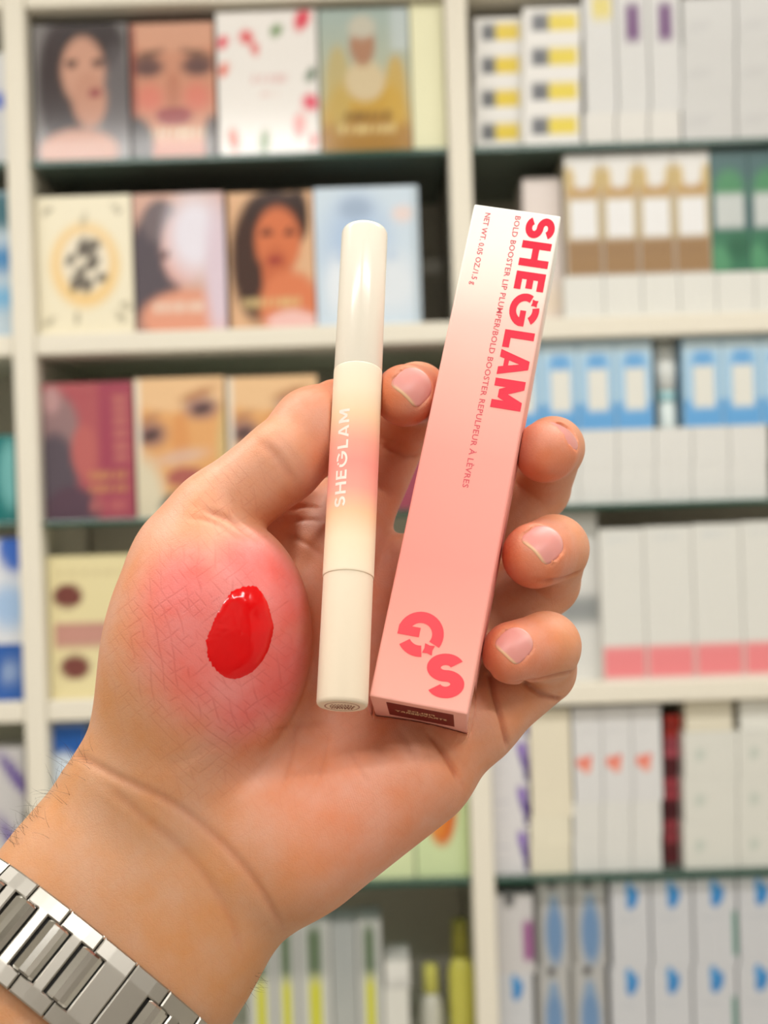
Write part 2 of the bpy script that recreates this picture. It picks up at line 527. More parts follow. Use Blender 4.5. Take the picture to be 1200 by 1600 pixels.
def math2(op, a, b):
    m = node(nt, 'ShaderNodeMath', operation=op)
    for i, q in enumerate((a, b)):
        if isinstance(q, (int, float)): m.inputs[i].default_value = q
        else: nt.links.new(q, m.inputs[i])
    return m.outputs[0]
zone = node(nt, 'ShaderNodeAttribute', attribute_name='Zone')     # x: thumb ball, y: palm ridges
sepz = node(nt, 'ShaderNodeSeparateColor'); nt.links.new(zone.outputs['Color'], sepz.inputs[0])
w2 = lambda a, b: RIGHT * a + UP * b
la = wave_lines(w2(0.72, 0.69), 0.0021, 9.0, 60.0, 14.0, 220.0, 0.42, 0.56)
lb = wave_lines(w2(-0.60, 0.80), 0.0026, 10.0, 50.0, 16.0, 200.0, 0.44, 0.58)
lc = wave_lines(w2(0.98, 0.2), 0.0034, 12.0, 45.0, 18.0, 160.0, 0.46, 0.6)
rid = wave_lines(w2(0.93, 0.35), 0.00056, 14.0, 45.0, 2.0, 60.0, 0.35, 0.6)
lines = math2('MAXIMUM', la, lb); lines = math2('MAXIMUM', lines, lc)
lines_z = math2('MULTIPLY', lines, math2('ADD', math2('MULTIPLY', sepz.outputs[0], 0.75), 0.16))
rid_z = math2('MULTIPLY', rid, sepz.outputs[1])
hgt = math2('ADD', math2('MULTIPLY', r1.outputs[0], 0.35), math2('MULTIPLY', r2.outputs[0], 0.25))
hgt = math2('SUBTRACT', hgt, math2('MULTIPLY', lines_z, 0.9))
hgt = math2('SUBTRACT', hgt, math2('MULTIPLY', rid_z, 0.45))
bp = node(nt, 'ShaderNodeBump', Strength=0.34, Distance=0.0002)
nt.links.new(hgt, bp.inputs['Height']); nt.links.new(bp.outputs[0], bs.inputs['Normal'])
# blotchy tone
n1 = node(nt, 'ShaderNodeTexNoise', Scale=90.0, Detail=4.0)
nt.links.new(geo.outputs['Position'], n1.inputs['Vector'])
hs = node(nt, 'ShaderNodeHueSaturation')
mr = node(nt, 'ShaderNodeMapRange'); mr.inputs[1].default_value = 0.3; mr.inputs[2].default_value = 0.7; mr.inputs[3].default_value = 0.93; mr.inputs[4].default_value = 1.12
nt.links.new(n1.outputs['Fac'], mr.inputs[0]); nt.links.new(mr.outputs[0], hs.inputs['Saturation'])
at = [n for n in nt.nodes if n.type == 'ATTRIBUTE'][0]
nt.links.new(at.outputs['Color'], hs.inputs['Color'])
mxc = node(nt, 'ShaderNodeMix', data_type='RGBA', blend_type='MULTIPLY')
nt.links.new(math2('MULTIPLY', lines_z, 0.26), mxc.inputs[0])
nt.links.new(hs.outputs[0], mxc.inputs[6]); mxc.inputs[7].default_value = srgb(200, 120, 110)
nt.links.new(mxc.outputs[2], bs.inputs['Base Color'])

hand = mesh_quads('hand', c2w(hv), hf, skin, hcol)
zat = hand.data.color_attributes.new('Zone', 'FLOAT_COLOR', 'POINT')
zon = np.zeros((len(hv), 4), np.float32); zon[:, 3] = 1
zon[:, 0] = np.maximum.reduce([blob(300, 1000, 24, 4), blob(360, 1090, 18, 4), blob(350, 800, 12, 3) * .7, blob(330, 1170, 14, 3) * .6])
zon[:, 1] = np.maximum.reduce([blob(490, 1190, 17, 3), blob(560, 1200, 16, 3) * .7, blob(440, 1150, 10, 3)]) * (1 - zon[:, 0])
zat.data.foreach_set('color', zon.ravel())
tag(hand, 'left hand and bare wrist held palm up, gripping a lip pen and a carton', 'hand')

nail_mat = mat('nail', (0.8, 0.5, 0.45, 1), 0.36, 0, 0.4, attr=True)
nail_mat.node_tree.nodes['Principled BSDF'].inputs['Subsurface Weight'].default_value = 0.15
nail_mat.node_tree.nodes['Principled BSDF'].inputs['Subsurface Scale'].default_value = 0.001
for nm, (cc, a, x, n, w, l, sink) in NF.items():
    NR, NA = 10, 40
    vv = [(0.0, 0.0)]
    for i in range(1, NR + 1):
        for k in range(NA):
            th = 2 * math.pi * k / NA
            cx_, cy_ = math.cos(th), math.sin(th)
            e = 2.3 if cy_ < 0 else 4.5
            q = (abs(cx_) ** e + abs(cy_) ** e) ** (-1 / e)
            vv.append((cx_ * q * w / 2 * i / NR, cy_ * q * l / 2 * i / NR))
    vv = np.array(vv)
    top = cc + vv[:, :1] * x + vv[:, 1:] * a + nail_h(vv[:, 0], vv[:, 1], sink)[:, None] * n
    bot = top - 0.45 * n
    N = len(vv)
    f = []
    for k in range(NA):
        f.append((0, 1 + k, 1 + (k + 1) % NA))
        for i in range(NR - 1):
            p0 = 1 + i * NA; p1 = p0 + NA
            f.append((p0 + k, p1 + k, p1 + (k + 1) % NA, p0 + (k + 1) % NA))
        e0 = 1 + (NR - 1) * NA
        f.append((e0 + k, N + e0 + k, N + e0 + (k + 1) % NA, e0 + (k + 1) % NA))
    white = np.clip((vv[:, 1] - (l / 2 - 0.85)) / 0.35, 0, 1)[:, None]
    pale = np.clip((-vv[:, 1] - (l / 2 - 2.2)) / 1.5, 0, 1)[:, None] * 0.4
    c3 = lin(222, 150, 142) * (1 - white) + lin(232, 190, 150) * white
    c3 = c3 * (1 - pale) + lin(238, 190, 178) * pale
    c4 = np.c_[c3, np.ones(N)]
    o = mesh_obj('fingernail', c2w(np.r_[top, bot]), f, nail_mat, hand, True, np.r_[c4, c4])
    o['label'] = 'short pink nail of the %s finger' % nm

# ------------------------------------------------------------------ lettering built from strokes
def stroke(path, w, closed=False):
    """ribbon of width w along a 2-D path -> (verts, quads)"""
    p = np.asarray(path, float)
    d = np.gradient(p, axis=0); d /= (np.linalg.norm(d, axis=1)[:, None] + 1e-9)
    n = np.stack([-d[:, 1], d[:, 0]], 1) * w / 2
    v = np.concatenate([p + n, p - n]); k = len(p)
    return v, [(i, i + 1, k + i + 1, k + i) for i in range(k - 1)]
def poly(pts): return np.asarray(pts, float), [tuple(range(len(pts)))]
def bar(x0, y0, x1, y1): return poly([(x0, y0), (x1, y0), (x1, y1), (x0, y1)])
def arc(cx, cy, rx, ry, a0, a1, w, n=20):
    t = np.radians(np.linspace(a0, a1, n))
    return stroke(np.stack([cx + rx * np.cos(t), cy + ry * np.sin(t)], 1), w)
def letter(ch, w):
    """cap height 1, stroke width w -> (list of (verts, faces), advance width)"""
    h = w / 2
    if ch == 'S':
        ry = (1 - w) / 4; t1 = np.radians(np.linspace(22, 270, 26)); t2 = np.radians(np.linspace(90, -158, 26))[1:]
        c = np.r_[np.stack([.32 + .22 * np.cos(t1), .5 + ry + ry * np.sin(t1)], 1), np.stack([.32 + .22 * np.cos(t2), .5 - ry + ry * np.sin(t2)], 1)]
        return [stroke(c, w)], .62
    if ch == 'H': return [bar(0, 0, w, 1), bar(.55, 0, .55 + w, 1), bar(w, .5 - h, .55, .5 + h)], .55 + w
    if ch == 'E': return [bar(0, 0, w, 1), bar(w, 0, .55, w), bar(w, 1 - w, .55, 1), bar(w, .5 - h, .5, .5 + h)], .55
    if ch == 'L': return [bar(0, 0, w, 1), bar(w, 0, .52, w)], .52
    if ch == 'A':
        return [poly([(0, 0), (w * .98, 0), (.37 + w * .3, 1), (.37 - w * .54, 1)]), poly([(.74 - w * .98, 0), (.74, 0), (.37 + w * .54, 1), (.37 - w * .3, 1)]), bar(.18, .16, .56, .16 + w * .7)], .74
    if ch == 'M':
        return [bar(0, 0, w, 1), bar(.85 - w, 0, .85, 1), poly([(0, 1), (w * 1.05, 1), (.425 + w * .5, .18), (.425 - w * .5, .18)]), poly([(.85, 1), (.85 - w * 1.05, 1), (.425 - w * .5, .18), (.425 + w * .5, .18)])], .85
    if ch == 'G':
        r = .5 - h; out = [arc(.5, .5, r, r, 152, 352, w), arc(.5, .5, r, r, 36, 104, w), bar(.52, .5 - w * .55, .99, .5 + w * .3)]
        cx, cy, q = .5 + r * math.cos(math.radians(128)), .5 + r * math.sin(math.radians(128)), w * .62
        pts = []
        for k in range(8):
            a = math.radians(128 + 45 * k); rr = q if k % 2 == 0 else q * .58
            pts.append((cx + rr * math.cos(a), cy + rr * math.sin(a)))
        out.append(poly(pts)); return out, 1.0
def glyph_mesh(parts, fmap, thick0, fine=False):
    """fmap(x, y, h) -> camera-space mm"""
    V, Fc = [], []
    for ip, (v, f) in enumerate(parts):
        if fine:
            v2, f2 = [], []
            for q in f:
                if len(q) != 4: f2.append(tuple(len(v2) + i for i in range(len(q)))); v2 += [v[i] for i in q]; continue
                m_ = 5; b2 = len(v2)
                for i in range(m_ + 1):
                    for j in range(m_ + 1):
                        a_, c_ = i / m_, j / m_
                        v2.append(v[q[0]] * (1 - a_) * (1 - c_) + v[q[1]] * a_ * (1 - c_) + v[q[2]] * a_ * c_ + v[q[3]] * (1 - a_) * c_)
                f2 += [(b2 + i * (m_ + 1) + j, b2 + (i + 1) * (m_ + 1) + j, b2 + (i + 1) * (m_ + 1) + j + 1, b2 + i * (m_ + 1) + j + 1) for i in range(m_) for j in range(m_)]
            v, f = np.array(v2), f2
        b = len(V); k = len(v); thick = thick0 + 0.006 * ip
        V += [fmap(x, y, thick) for x, y in v] + [fmap(x, y, 0.0) for x, y in v]
        for q in f:
            Fc.append(tuple(b + i for i in q)); Fc.append(tuple(b + k + i for i in reversed(q)))
        cnt = {}
        for q in f:
            for i, j in zip(q, q[1:] + q[:1]):
                cnt[(i, j)] = 1
        for (i, j) in cnt:
            if (j, i) not in cnt:
                Fc.append((b + i, b + j, b + k + j, b + k + i))
    return c2w(np.array(V)), Fc
def text_mesh(body, spread=1.0, bold=0.012):
    """2-D outline of a line of text in Blender's own font, scaled to unit length; returns verts, faces, height"""
    cu = bpy.data.curves.new('text_tmp', 'FONT'); cu.body = body; cu.space_character = spread; cu.resolution_u = 2; cu.offset = bold
    o = bpy.data.objects.new('text_tmp', cu); COL.objects.link(o)
    dg = bpy.context.evaluated_depsgraph_get()
    me = bpy.data.meshes.new_from_object(o.evaluated_get(dg))
    v = np.array([q.co[:2] for q in me.vertices]); f = [tuple(p.vertices) for p in me.polygons]
    bpy.data.objects.remove(o); bpy.data.curves.remove(cu); bpy.data.meshes.remove(me)
    return v, f

# ------------------------------------------------------------------ carton
def bx(t, s, n=0.0): return b_o + b_t * t + b_s * s + b_n * n
def box_ts(u, v):
    d = px(u, v, 1.0)
    q = d * ((b_o @ b_n) / (d @ b_n)) - b_o
    return np.array([q @ b_t, q @ b_s])
carton = empty('lip_plumper_carton', tuple(c2w(bx(BW / 2, BL_, -BT / 2))))
tag(carton, 'slim white to pink gradient cosmetic carton with red lettering held in the fingers', 'carton')
# rounded-edge shell: rings along the length, each a rounded square
def shell_ring(s, inset):
    pts = []
    r = 0.55
    for (ct, cn, a0) in ((BW - r, -r, 0), (r, -r, 90), (r, -BT + r, 180), (BW - r, -BT + r, 270)):
        for k in range(4):
            a = math.radians(a0 + 30 * k)
            t = ct + (r - inset) * math.cos(a); n = cn + (r - inset) * math.sin(a)
            pts.append(bx(t, s, n))
    return pts
stations = [0.0, 0.15] + list(np.linspace(0.5, BL_ - 0.5, 60)) + [BL_ - 0.15, BL_]
insets = [0.3, 0.08] + [0] * 60 + [0.08, 0.3]
V, C_, Fc = [], [], []
GR = [(0, (252, 250, 244)), (12, (252, 246, 238)), (24, (253, 232, 220)), (36, (250, 204, 192)), (52, (250, 186, 172)), (74, (249, 166, 154)), (104, (249, 159, 148)), (122, (249, 168, 154)), (140, (250, 180, 166))]
gx = [g[0] for g in GR]; gl = np.array([srgb(*g[1])[:3] for g in GR])
for s, i in zip(stations, insets):
    V += shell_ring(s, i)
    c = [np.interp(s, gx, gl[:, k]) for k in range(3)] + [1]
    C_ += [c] * 16
n_ = 16
for j in range(len(stations) - 1):
    for k in range(n_):
        Fc.append((j * n_ + k, j * n_ + (k + 1) % n_, (j + 1) * n_ + (k + 1) % n_, (j + 1) * n_ + k))
Fc.append(tuple(reversed(range(n_)))); Fc.append(tuple((len(stations) - 1) * n_ + k for k in range(n_)))
card = mat('printed_card', rough=0.55, spec=0.22, attr=True)
carton_body = mesh_obj('carton_body', c2w(np.array(V)), Fc, card, carton, False, C_)
red_ink = mat('red_ink', srgb(230, 34, 64), 0.32, 0, 0.25)
coral_ink = mat('coral_ink', srgb(244, 74, 86), 0.36, 0, 0.25)
rose_ink = mat('rose_ink', srgb(218, 86, 96), 0.45, 0, 0.25)
maroon_ink = mat('maroon_ink', srgb(112, 14, 24), 0.35)
gold_ink = mat('gold_ink', srgb(236, 204, 160), 0.35, 0.1)
# big name, read from the top down: letter-up points across to the right
lo0, lo1 = box_ts(821, 348), box_ts(768, 632)
hi0 = box_ts(867, 352)
t_low = 0.5 * (lo0[0] + lo1[0]); t_high = box_ts(842, 490)[0]; s_beg = box_ts(845, 341)[1]; s_end = box_ts(792, 640)[1]
print('name', lo0, lo1, hi0, t_low, t_high, s_beg, s_end)
W_ = 0.23; gap = 0.16
adv = [letter(c, W_)[1] for c in 'SHEGLAM']
gaps = [.13, .17, .10, .14, .07, .10]
total = sum(adv) + sum(gaps)
kx = (s_end - s_beg) / total
x0 = 0
for i, ch in enumerate('SHEGLAM'):
    parts, a = letter(ch, W_)
    vtx, fcs = glyph_mesh(parts, lambda x, y, h, x0=x0: bx(t_low + (t_high - t_low) * y, s_beg + (x0 + x) * kx, 0.01 + h), 0.05)
    mesh_obj('printed_letter', vtx, fcs, red_ink, carton_body)
    x0 += a + (gaps[i] if i < 6 else 0)
def print_line(name, body, pa, pb, cap, ink, parent, spread=1.05):
    """a line of small text from box point pa to pb (t, s); letters' up = to the right of the reading direction turned left"""
    v, f = text_mesh(body, spread)
    x_0, x_1 = v[:, 0].min(), v[:, 0].max(); capu = 0.73
    pa = np.asarray(pa); pb = np.asarray(pb); d = pb - pa; L = np.linalg.norm(d); d = d / L
    up = np.array([d[1], -d[0]])
    fm = lambda x, y, h: bx(*(pa + d * (x - x_0) / (x_1 - x_0) * L + up * (y / capu - 0.5) * cap), 0.01 + h)
    vt, fc = glyph_mesh([(v, f)], fm, 0.02)
    mesh_obj(name, vt, fc, ink, parent)
print_line('small_print', 'BOLD BOOSTER LIP PLUMPER/BOLD BOOSTER REPULPEUR \u00c0 L\u00c8VRES', box_ts(810, 338), box_ts(727, 762), 1.55, rose_ink, carton_body)
print_line('small_print', 'NET WT. 0.05 OZ./1.5 g', box_ts(763, 333), box_ts(739, 445), 1.5, rose_ink, carton_body, 1.0)
# emblem near the foot: G above S, both turned half round
def emblem(ch, centre, size, w, tilt=0.0, wide=1.0):
    parts, a = letter(ch, w)
    c = box_ts(*centre); ct, st = math.cos(tilt), math.sin(tilt)
    def fm(x, y, h):
        x = (x - a / 2) * size * wide; y = (y - .5) * size
        x, y = x * ct - y * st, x * st + y * ct
        return bx(c[0] - x, c[1] + y, 0.01 + h)
    vt, fc = glyph_mesh(parts, fm, 0.05)
    mesh_obj('emblem', vt, fc, coral_ink, carton_body)
emblem('G', (657, 991), 11.4, 0.25)
emblem('S', (697, 1056), 11.0, 0.26, math.radians(10), 1.18)
# maroon label and gold lettering on the foot of the carton
def fx(t, n, h): return bx(t, BL_ + h, -n)
lab = [(4.0, 3.2), (20.6, 3.2), (20.6, 17.5), (4.0, 17.5)]
vt, fc = glyph_mesh([poly(lab)], lambda x, y, h: fx(x, y, 0.01 + h), 0.03)
mesh_obj('shade_label', vt, fc, maroon_ink, carton_body)
for body, nn, x_a, x_b in (('FIELDS', 9.4, 9.0, 15.8), ('STRAWBERRY', 12.0, 5.8, 18.8)):
    v, f = text_mesh(body); x_0, x_1 = v[:, 0].min(), v[:, 0].max()
    vt, fc = glyph_mesh([(v, f)], lambda x, y, h: fx(x_b - (x - x_0) / (x_1 - x_0) * (x_b - x_a), nn + (y / .73) * -1.7, 0.05 + h), 0.02)
    mesh_obj('shade_name', vt, fc, gold_ink, carton_body)
# clear film: folded corner tabs at the foot
film = mat('clear_film', (1, 1, 1, 1), 0.12, 0, 0.5)
fb = film.node_tree.nodes['Principled BSDF']; fb.inputs['Transmission Weight'].default_value = 1.0; fb.inputs['IOR'].default_value = 1.08
for (t0, sgn) in ((BW, 1), (0, -1)):
    fv = []
    rng = random.Random(3 + sgn)
    for i in range(7):
        for j in range(5):
            a = i / 6; b = j / 4
            fv.append(bx(t0 + sgn * (0.25 + 0.5 * math.sin(3.1 * a) * b + 0.15 * rng.random()), BL_ - 9 + a * 10.5 + 0.3 * rng.random(), -3 - 18 * b + 0.2 * rng.random()))
    ff = [(i * 5 + j, i * 5 + j + 1, (i + 1) * 5 + j + 1, (i + 1) * 5 + j) for i in range(6) for j in range(4)]
    mesh_obj('film_fold', c2w(np.array(fv)), ff, film, carton, True)

# ------------------------------------------------------------------ lip pen
px_ = unit(np.cross(pd, [0, 0, 1.0])); px_ = px_ if px_[0] > 0 else -px_
py_ = np.cross(pd, px_); py_ = py_ if py_[2] < 0 else -py_     # towards the camera
def t_of_v(v):
    lo, hi = 0.0, PLEN
    for _ in range(40):
        m = (lo + hi) / 2; q = pa_ + pd * m
        if 800 - FPX * q[1] / q[2] < v: lo = m
        else: hi = m
    return lo
pen = empty('lip_pen', tuple(c2w(pb_)))
tag(pen, 'cream lip plumper pen with a peach pink gradient middle, pinched by thumb and forefinger', 'lip pen')
plastic = mat('glossy_plastic', rough=0.2, spec=0.5, attr=True)
satin = mat('satin_plastic', rough=0.5, spec=0.22, attr=True)
def lathe(name, prof, colf, m, parent, n=64):
    V, C_, Fc = [], [], []
    for s, r in prof:
        for k in range(n):
            a = 2 * math.pi * k / n
            V.append(pa_ + pd * s + r * (math.cos(a) * px_ + math.sin(a) * py_)); C_.append(colf(s))
    for j in range(len(prof) - 1):
        for k in range(n):
            Fc.append((j * n + k, j * n + (k + 1) % n, (j + 1) * n + (k + 1) % n, (j + 1) * n + k))
    Fc.append(tuple(range(n))); Fc.append(tuple((len(prof) - 1) * n + k for k in range(n)))
    o = mesh_obj(name, c2w(np.array(V)), Fc, m, parent, True, C_)
    for p in list(o.data.polygons)[-2:]: p.use_smooth = False
    return o
s1, s2 = t_of_v(581), t_of_v(903)
cream = srgb(250, 240, 214)
lathe('cap', [(0, 4.9), (0.12, 5.5), (0.5, 6.0), (1.1, 6.25), (2, 6.3), (s1 - 0.1, 6.3), (s1 - 0.02, 6.25)], lambda s: srgb(246, 238, 222), plastic, pen)
GB = [(575, (242, 230, 208)), (618, (244, 226, 198)), (660, (246, 206, 168)), (700, (246, 166, 146)), (735, (246, 152, 140)), (775, (246, 164, 148)), (812, (247, 198, 158)), (850, (246, 224, 192)), (905, (244, 228, 202))]
gbx = [t_of_v(g[0]) for g in GB]; gbl = np.array([srgb(*g[1])[:3] for g in GB])
gcol = lambda s: [np.interp(s, gbx, gbl[:, k]) for k in range(3)] + [1]
barrel = lathe('barrel', [(s1 - 0.02, 6.25), (s1 + 0.1, 6.35)] + [(s, 6.38) for s in np.linspace(s1 + 0.5, s2 - 0.5, 50)] + [(s2 - 0.08, 6.37), (s2, 6.32)], gcol, satin, pen)
tail_cap = lathe('tail_cap', [(s2 - 0.02, 6.2), (s2 + 0.1, 6.2), (s2 + 0.6, 6.2), (PLEN - 1.1, 6.2), (PLEN - 0.4, 6.05), (PLEN - 0.1, 5.75), (PLEN, 5.4)], lambda s: srgb(238, 222, 198), satin, pen)
white_ink = mat('white_ink', srgb(254, 224, 212), 0.4)
# name along the barrel, read upwards
sa, sb = t_of_v(806), t_of_v(655)
wl_ = 0.17; tot = sum(letter(c, wl_)[1] for c in 'SHEGLAM') + 6 * .17
x0 = 0
for ch in 'SHEGLAM':
    parts, a = letter(ch, wl_)
    def fm(x, y, h, x0=x0):
        s = sa + (sb - sa) * (x0 + x) / tot
        th = math.radians(90 + 27) + (y - 0.5) * 3.0 / 6.4
        return pa_ + pd * s + (6.39 + h) * (math.cos(th) * px_ + math.sin(th) * py_)
    vt, fc = glyph_mesh(parts, fm, 0.03, True)
    mesh_obj('printed_letter', vt, fc, white_ink, barrel)
    x0 += a + .17
# printed ring and lines on the end
brown_ink = mat('brown_ink', srgb(150, 96, 76), 0.5)
def endp(x, y, h): return pb_ + pd * (0.01 + h) + x * px_ + y * py_
ends = [arc(0, 0, 4.1, 4.1, 0, 360, 0.28, 40)]
vt, fc = glyph_mesh(ends, endp, 0.02); mesh_obj('end_ring', vt, fc, brown_ink, tail_cap)
rngp = random.Random(5); ends = []
for row in range(4):
    y = 1.7 - row * 1.1; x = -math.sqrt(12 - y * y) * 0.85
    while x < math.sqrt(12 - y * y) * 0.8:
        w = rngp.uniform(.25, .55); ends.append(bar(x, y - .3, x + w, y + .3)); x += w + .28
vt, fc = glyph_mesh(ends, endp, 0.02); mesh_obj('end_print', vt, fc, brown_ink, tail_cap)

# ------------------------------------------------------------------ lip colour swatch on the thumb ball
hand_bvh = BVHTree.FromPolygons([tuple(v) for v in hv], [tuple(int(i) for i in f) for f in hf])
so = [(760, 325), (800, 350), (835, 410), (860, 480), (878, 560), (870, 620), (845, 700), (800, 775), (740, 830), (660, 858), (600, 845), (555, 810), (515, 750), (497, 690), (500, 640), (520, 570), (560, 490), (600, 420), (640, 365), (700, 338)]
so = np.array(so) * 0.28333 + np.array([180, 820])
so = resample(np.r_[so, so[:1]], 121)[:-1]
rng = np.random.default_rng(4)
sc0 = so.mean(0)
rad = so - sc0
left = np.clip(-(rad[:, 0] + 0.5 * rad[:, 1]) / 40, 0, 1)
so = sc0 + rad * (1 + (0.006 + 0.014 * left) * rng.standard_normal(len(so)))[:, None]
NRr, NAa = 26, 120
V, tops = [], []
def skin_at(u, v):
    d = Vector(px(u, v, 1.0)).normalized()
    h = hand_bvh.ray_cast(Vector((0, 0, 0)), d)
    n = np.array(h[1]);
    if n @ np.array(d) > 0: n = -n
    return np.array(h[0]), n
from mathutils import noise as mnoise
V = []
c0, n0_ = skin_at(*sc0)
V.append(c0 + n0_ * 0.34)
for i in range(1, NRr + 1):
    f = i / NRr
    for k in range(NAa):
        q = sc0 + (so[k] - sc0) * f
        c, n = skin_at(*q)
        h = 0.40 * (1 - f ** 7) - 0.08 * (f ** 7)
        nz = mnoise.noise(Vector((q[0] * .045, q[1] * .045, 3.0))) * 0.16 + mnoise.noise(Vector((q[0] * .14, q[1] * .14, 1.0))) * (0.03 + 0.06 * left[k] * f)
        V.append(c + n * (h + nz * (1 - f ** 8)))
Fc = []
for k in range(NAa):
    Fc.append((0, 1 + k, 1 + (k + 1) % NAa))
    for i in range(NRr - 1):
        p0 = 1 + i * NAa; p1 = p0 + NAa
        Fc.append((p0 + k, p1 + k, p1 + (k + 1) % NAa, p0 + (k + 1) % NAa))
lip_red = mat('wet_red_lip_colour', srgb(218, 0, 5), 0.13, 0, 0.45)
sw = mesh_obj('lip_colour_swatch', c2w(np.array(V)), Fc, lip_red, None, True)
tag(sw, 'wet bright red oval of lip colour dabbed on the ball of the thumb', 'lip swatch')

# ------------------------------------------------------------------ wristwatch bracelet
watch = empty('wristwatch', (0, 0, 0))
tag(watch, 'silver steel wristwatch bracelet with polished centre links round the wrist', 'wristwatch')
w_pt = onskin(95, 1537)
w_t = (w_pt - arm_a) @ arm_d
w_c = arm_a + arm_d * w_t
w_ax = unit(np.array([-0.632, -0.775, -0.50]))
w_lat = unit(wl - (wl @ w_ax) * w_ax); w_n = np.cross(w_ax, w_lat)
if w_n[2] > 0: w_n = -w_n
watch.location = tuple(c2w(w_c))
tt = w_t / ARM
hw = np.interp(tt, ARM_T, ARM_W) + 1.6
hh = np.interp(tt, ARM_T, ARM_H) + 2.6
th = np.linspace(0, 2 * math.pi, 721)
e_ = 2 / 2.3
cx_ = np.sign(np.cos(th)) * np.abs(np.cos(th)) ** e_ * hw; cy_ = np.sign(np.sin(th)) * np.abs(np.sin(th)) ** e_ * hh
arcs = np.r_[0, np.cumsum(np.hypot(np.diff(cx_), np.diff(cy_)))]
NL = int(round(arcs[-1] / 9.7)); pitch = arcs[-1] / NL
def band(sarc, y, h):
    """point on the bracelet: arc length, across (towards the hand +), height"""
    sarc = sarc % arcs[-1]
    x = np.interp(sarc, arcs, cx_); z = np.interp(sarc, arcs, cy_)
    x2 = np.interp((sarc + .5) % arcs[-1], arcs, cx_); z2 = np.interp((sarc + .5) % arcs[-1], arcs, cy_)
    t = np.array([x2 - x, z2 - z]); t /= np.linalg.norm(t); nn = np.array([t[1], -t[0]])
    x += nn[0] * h; z += nn[1] * h
    return w_c + w_lat * x + w_n * z - w_ax * y
steel = mat('brushed_steel', srgb(180, 176, 168), 0.36, 1.0)
polish = mat('polished_steel', srgb(206, 204, 198), 0.12, 1.0)
dark = mat('link_gap', srgb(28, 26, 24), 0.5, 0.6)
HWB = 11.0
def plate(name, s0, al, ac, keep, h0, hf_, ch, m, parent):
    """plate over a grid of along x across cells; keep(i, j) tells which cells are metal; edges are chamfered by ch"""
    na, nc = len(al) - 1, len(ac) - 1
    K = np.array([[keep(0.5 * (al[i] + al[i + 1]), 0.5 * (ac[j] + ac[j + 1])) for j in range(nc)] for i in range(na)])
    Kp = np.zeros((na + 2, nc + 2), bool); Kp[1:-1, 1:-1] = K
    idx = {}; V = []; Fc = []
    def vid(i, j, lay):
        if (i, j, lay) not in idx:
            full = Kp[i, j] and Kp[i + 1, j] and Kp[i, j + 1] and Kp[i + 1, j + 1]
            h = h0 if lay == 0 else hf_(al[i], ac[j]) - (0 if full else ch)
            idx[(i, j, lay)] = len(V); V.append(band(s0 + al[i], ac[j], h))
        return idx[(i, j, lay)]
    for i in range(na):
        for j in range(nc):
            if not K[i, j]: continue
            Fc.append((vid(i, j, 1), vid(i + 1, j, 1), vid(i + 1, j + 1, 1), vid(i, j + 1, 1)))
            Fc.append((vid(i, j, 0), vid(i, j + 1, 0), vid(i + 1, j + 1, 0), vid(i + 1, j, 0)))
            for di, dj, p, q in ((-1, 0, (i, j), (i, j + 1)), (1, 0, (i + 1, j + 1), (i + 1, j)), (0, -1, (i + 1, j), (i, j)), (0, 1, (i, j + 1), (i + 1, j + 1))):
                if not Kp[i + 1 + di, j + 1 + dj]:
                    Fc.append((vid(*p, 0), vid(*p, 1), vid(*q, 1), vid(*q, 0)))
    return mesh_obj(name, c2w(np.array(V)), Fc, m, parent)
s_front = np.interp(math.pi / 2, th, arcs)
CH, CN = 6.6, 3.2      # half length of the centre link across the band, half width along it
# the arc position seen at the notch of the clasp side
probe = [(abs(600 + FPX * q[0] / q[2] - 217) + abs(800 - FPX * q[1] / q[2] - 1500), s) for s in np.arange(0, arcs[-1], 0.25) for q in [band(s, HWB, 2.5)] if q[2] < w_c[2]]
s_clasp = min(probe)[1]
sgn_along = 1 if (lambda q0, q1: q1[0] > q0[0])(band(s_clasp, 0, 2), band(s_clasp + 3, 0, 2)) else -1
for i in range(NL):
    g0 = s_clasp + i * pitch            # gap before this link; the clasp gap is i = 0
    g = 0.2
    a0, a1 = g, pitch - g
    n0 = 0 if i == 0 else CN + .1; n1 = 0 if i == NL - 1 else CN + .1
    e = 0.35
    al = sorted(set([a0, a0 + e, a1 - e, a1] + ([a0 + n0, a0 + n0 + e] if n0 else []) + ([a1 - n1 - e, a1 - n1] if n1 else [])))
    al = [q for k, q in enumerate(al) if k == 0 or q - al[k - 1] > 0.02]
    ac = [-HWB, -HWB + e, -CH - .15 - e, -CH - .15, CH + .15, CH + .15 + e, HWB - e, HWB]
    keep = lambda a_, y_: abs(y_) > CH + .15 or (a0 + n0 < a_ < a1 - n1)
    plate('outer_link', g0, al, ac, keep, 0.3, lambda a_, y_: 2.3 - 0.5 * (abs(y_) / HWB) ** 4, 0.28, steel, watch)
    if i > 0:
        al = [-CN + .25, -1.9, -0.6, 0.9, CN - .6]
        o_c = plate('centre_link', g0, al, [-CH, -CH + .5, CH - .5, CH], lambda a_, y_: True, 0.4, lambda a_, y_: float(np.interp(a_, al, [2.1, 2.75, 3.0, 2.85, 2.0])) - (0.35 if abs(y_) > CH - .1 else 0), 0.0, polish, watch)
V = []; Fc = []
nb = 120
for k in range(nb):
    for (y, h) in ((-HWB + .6, 0.0), (HWB - .6, 0.0), (HWB - .6, 0.9), (-HWB + .6, 0.9)):
        V.append(band(arcs[-1] * k / nb, y, h))
for k in range(nb):
    for j in range(4):
        Fc.append((k * 4 + j, k * 4 + (j + 1) % 4, ((k + 1) % nb) * 4 + (j + 1) % 4, ((k + 1) % nb) * 4 + j))
mesh_obj('pin_strip', c2w(np.array(V)), Fc, dark, watch)

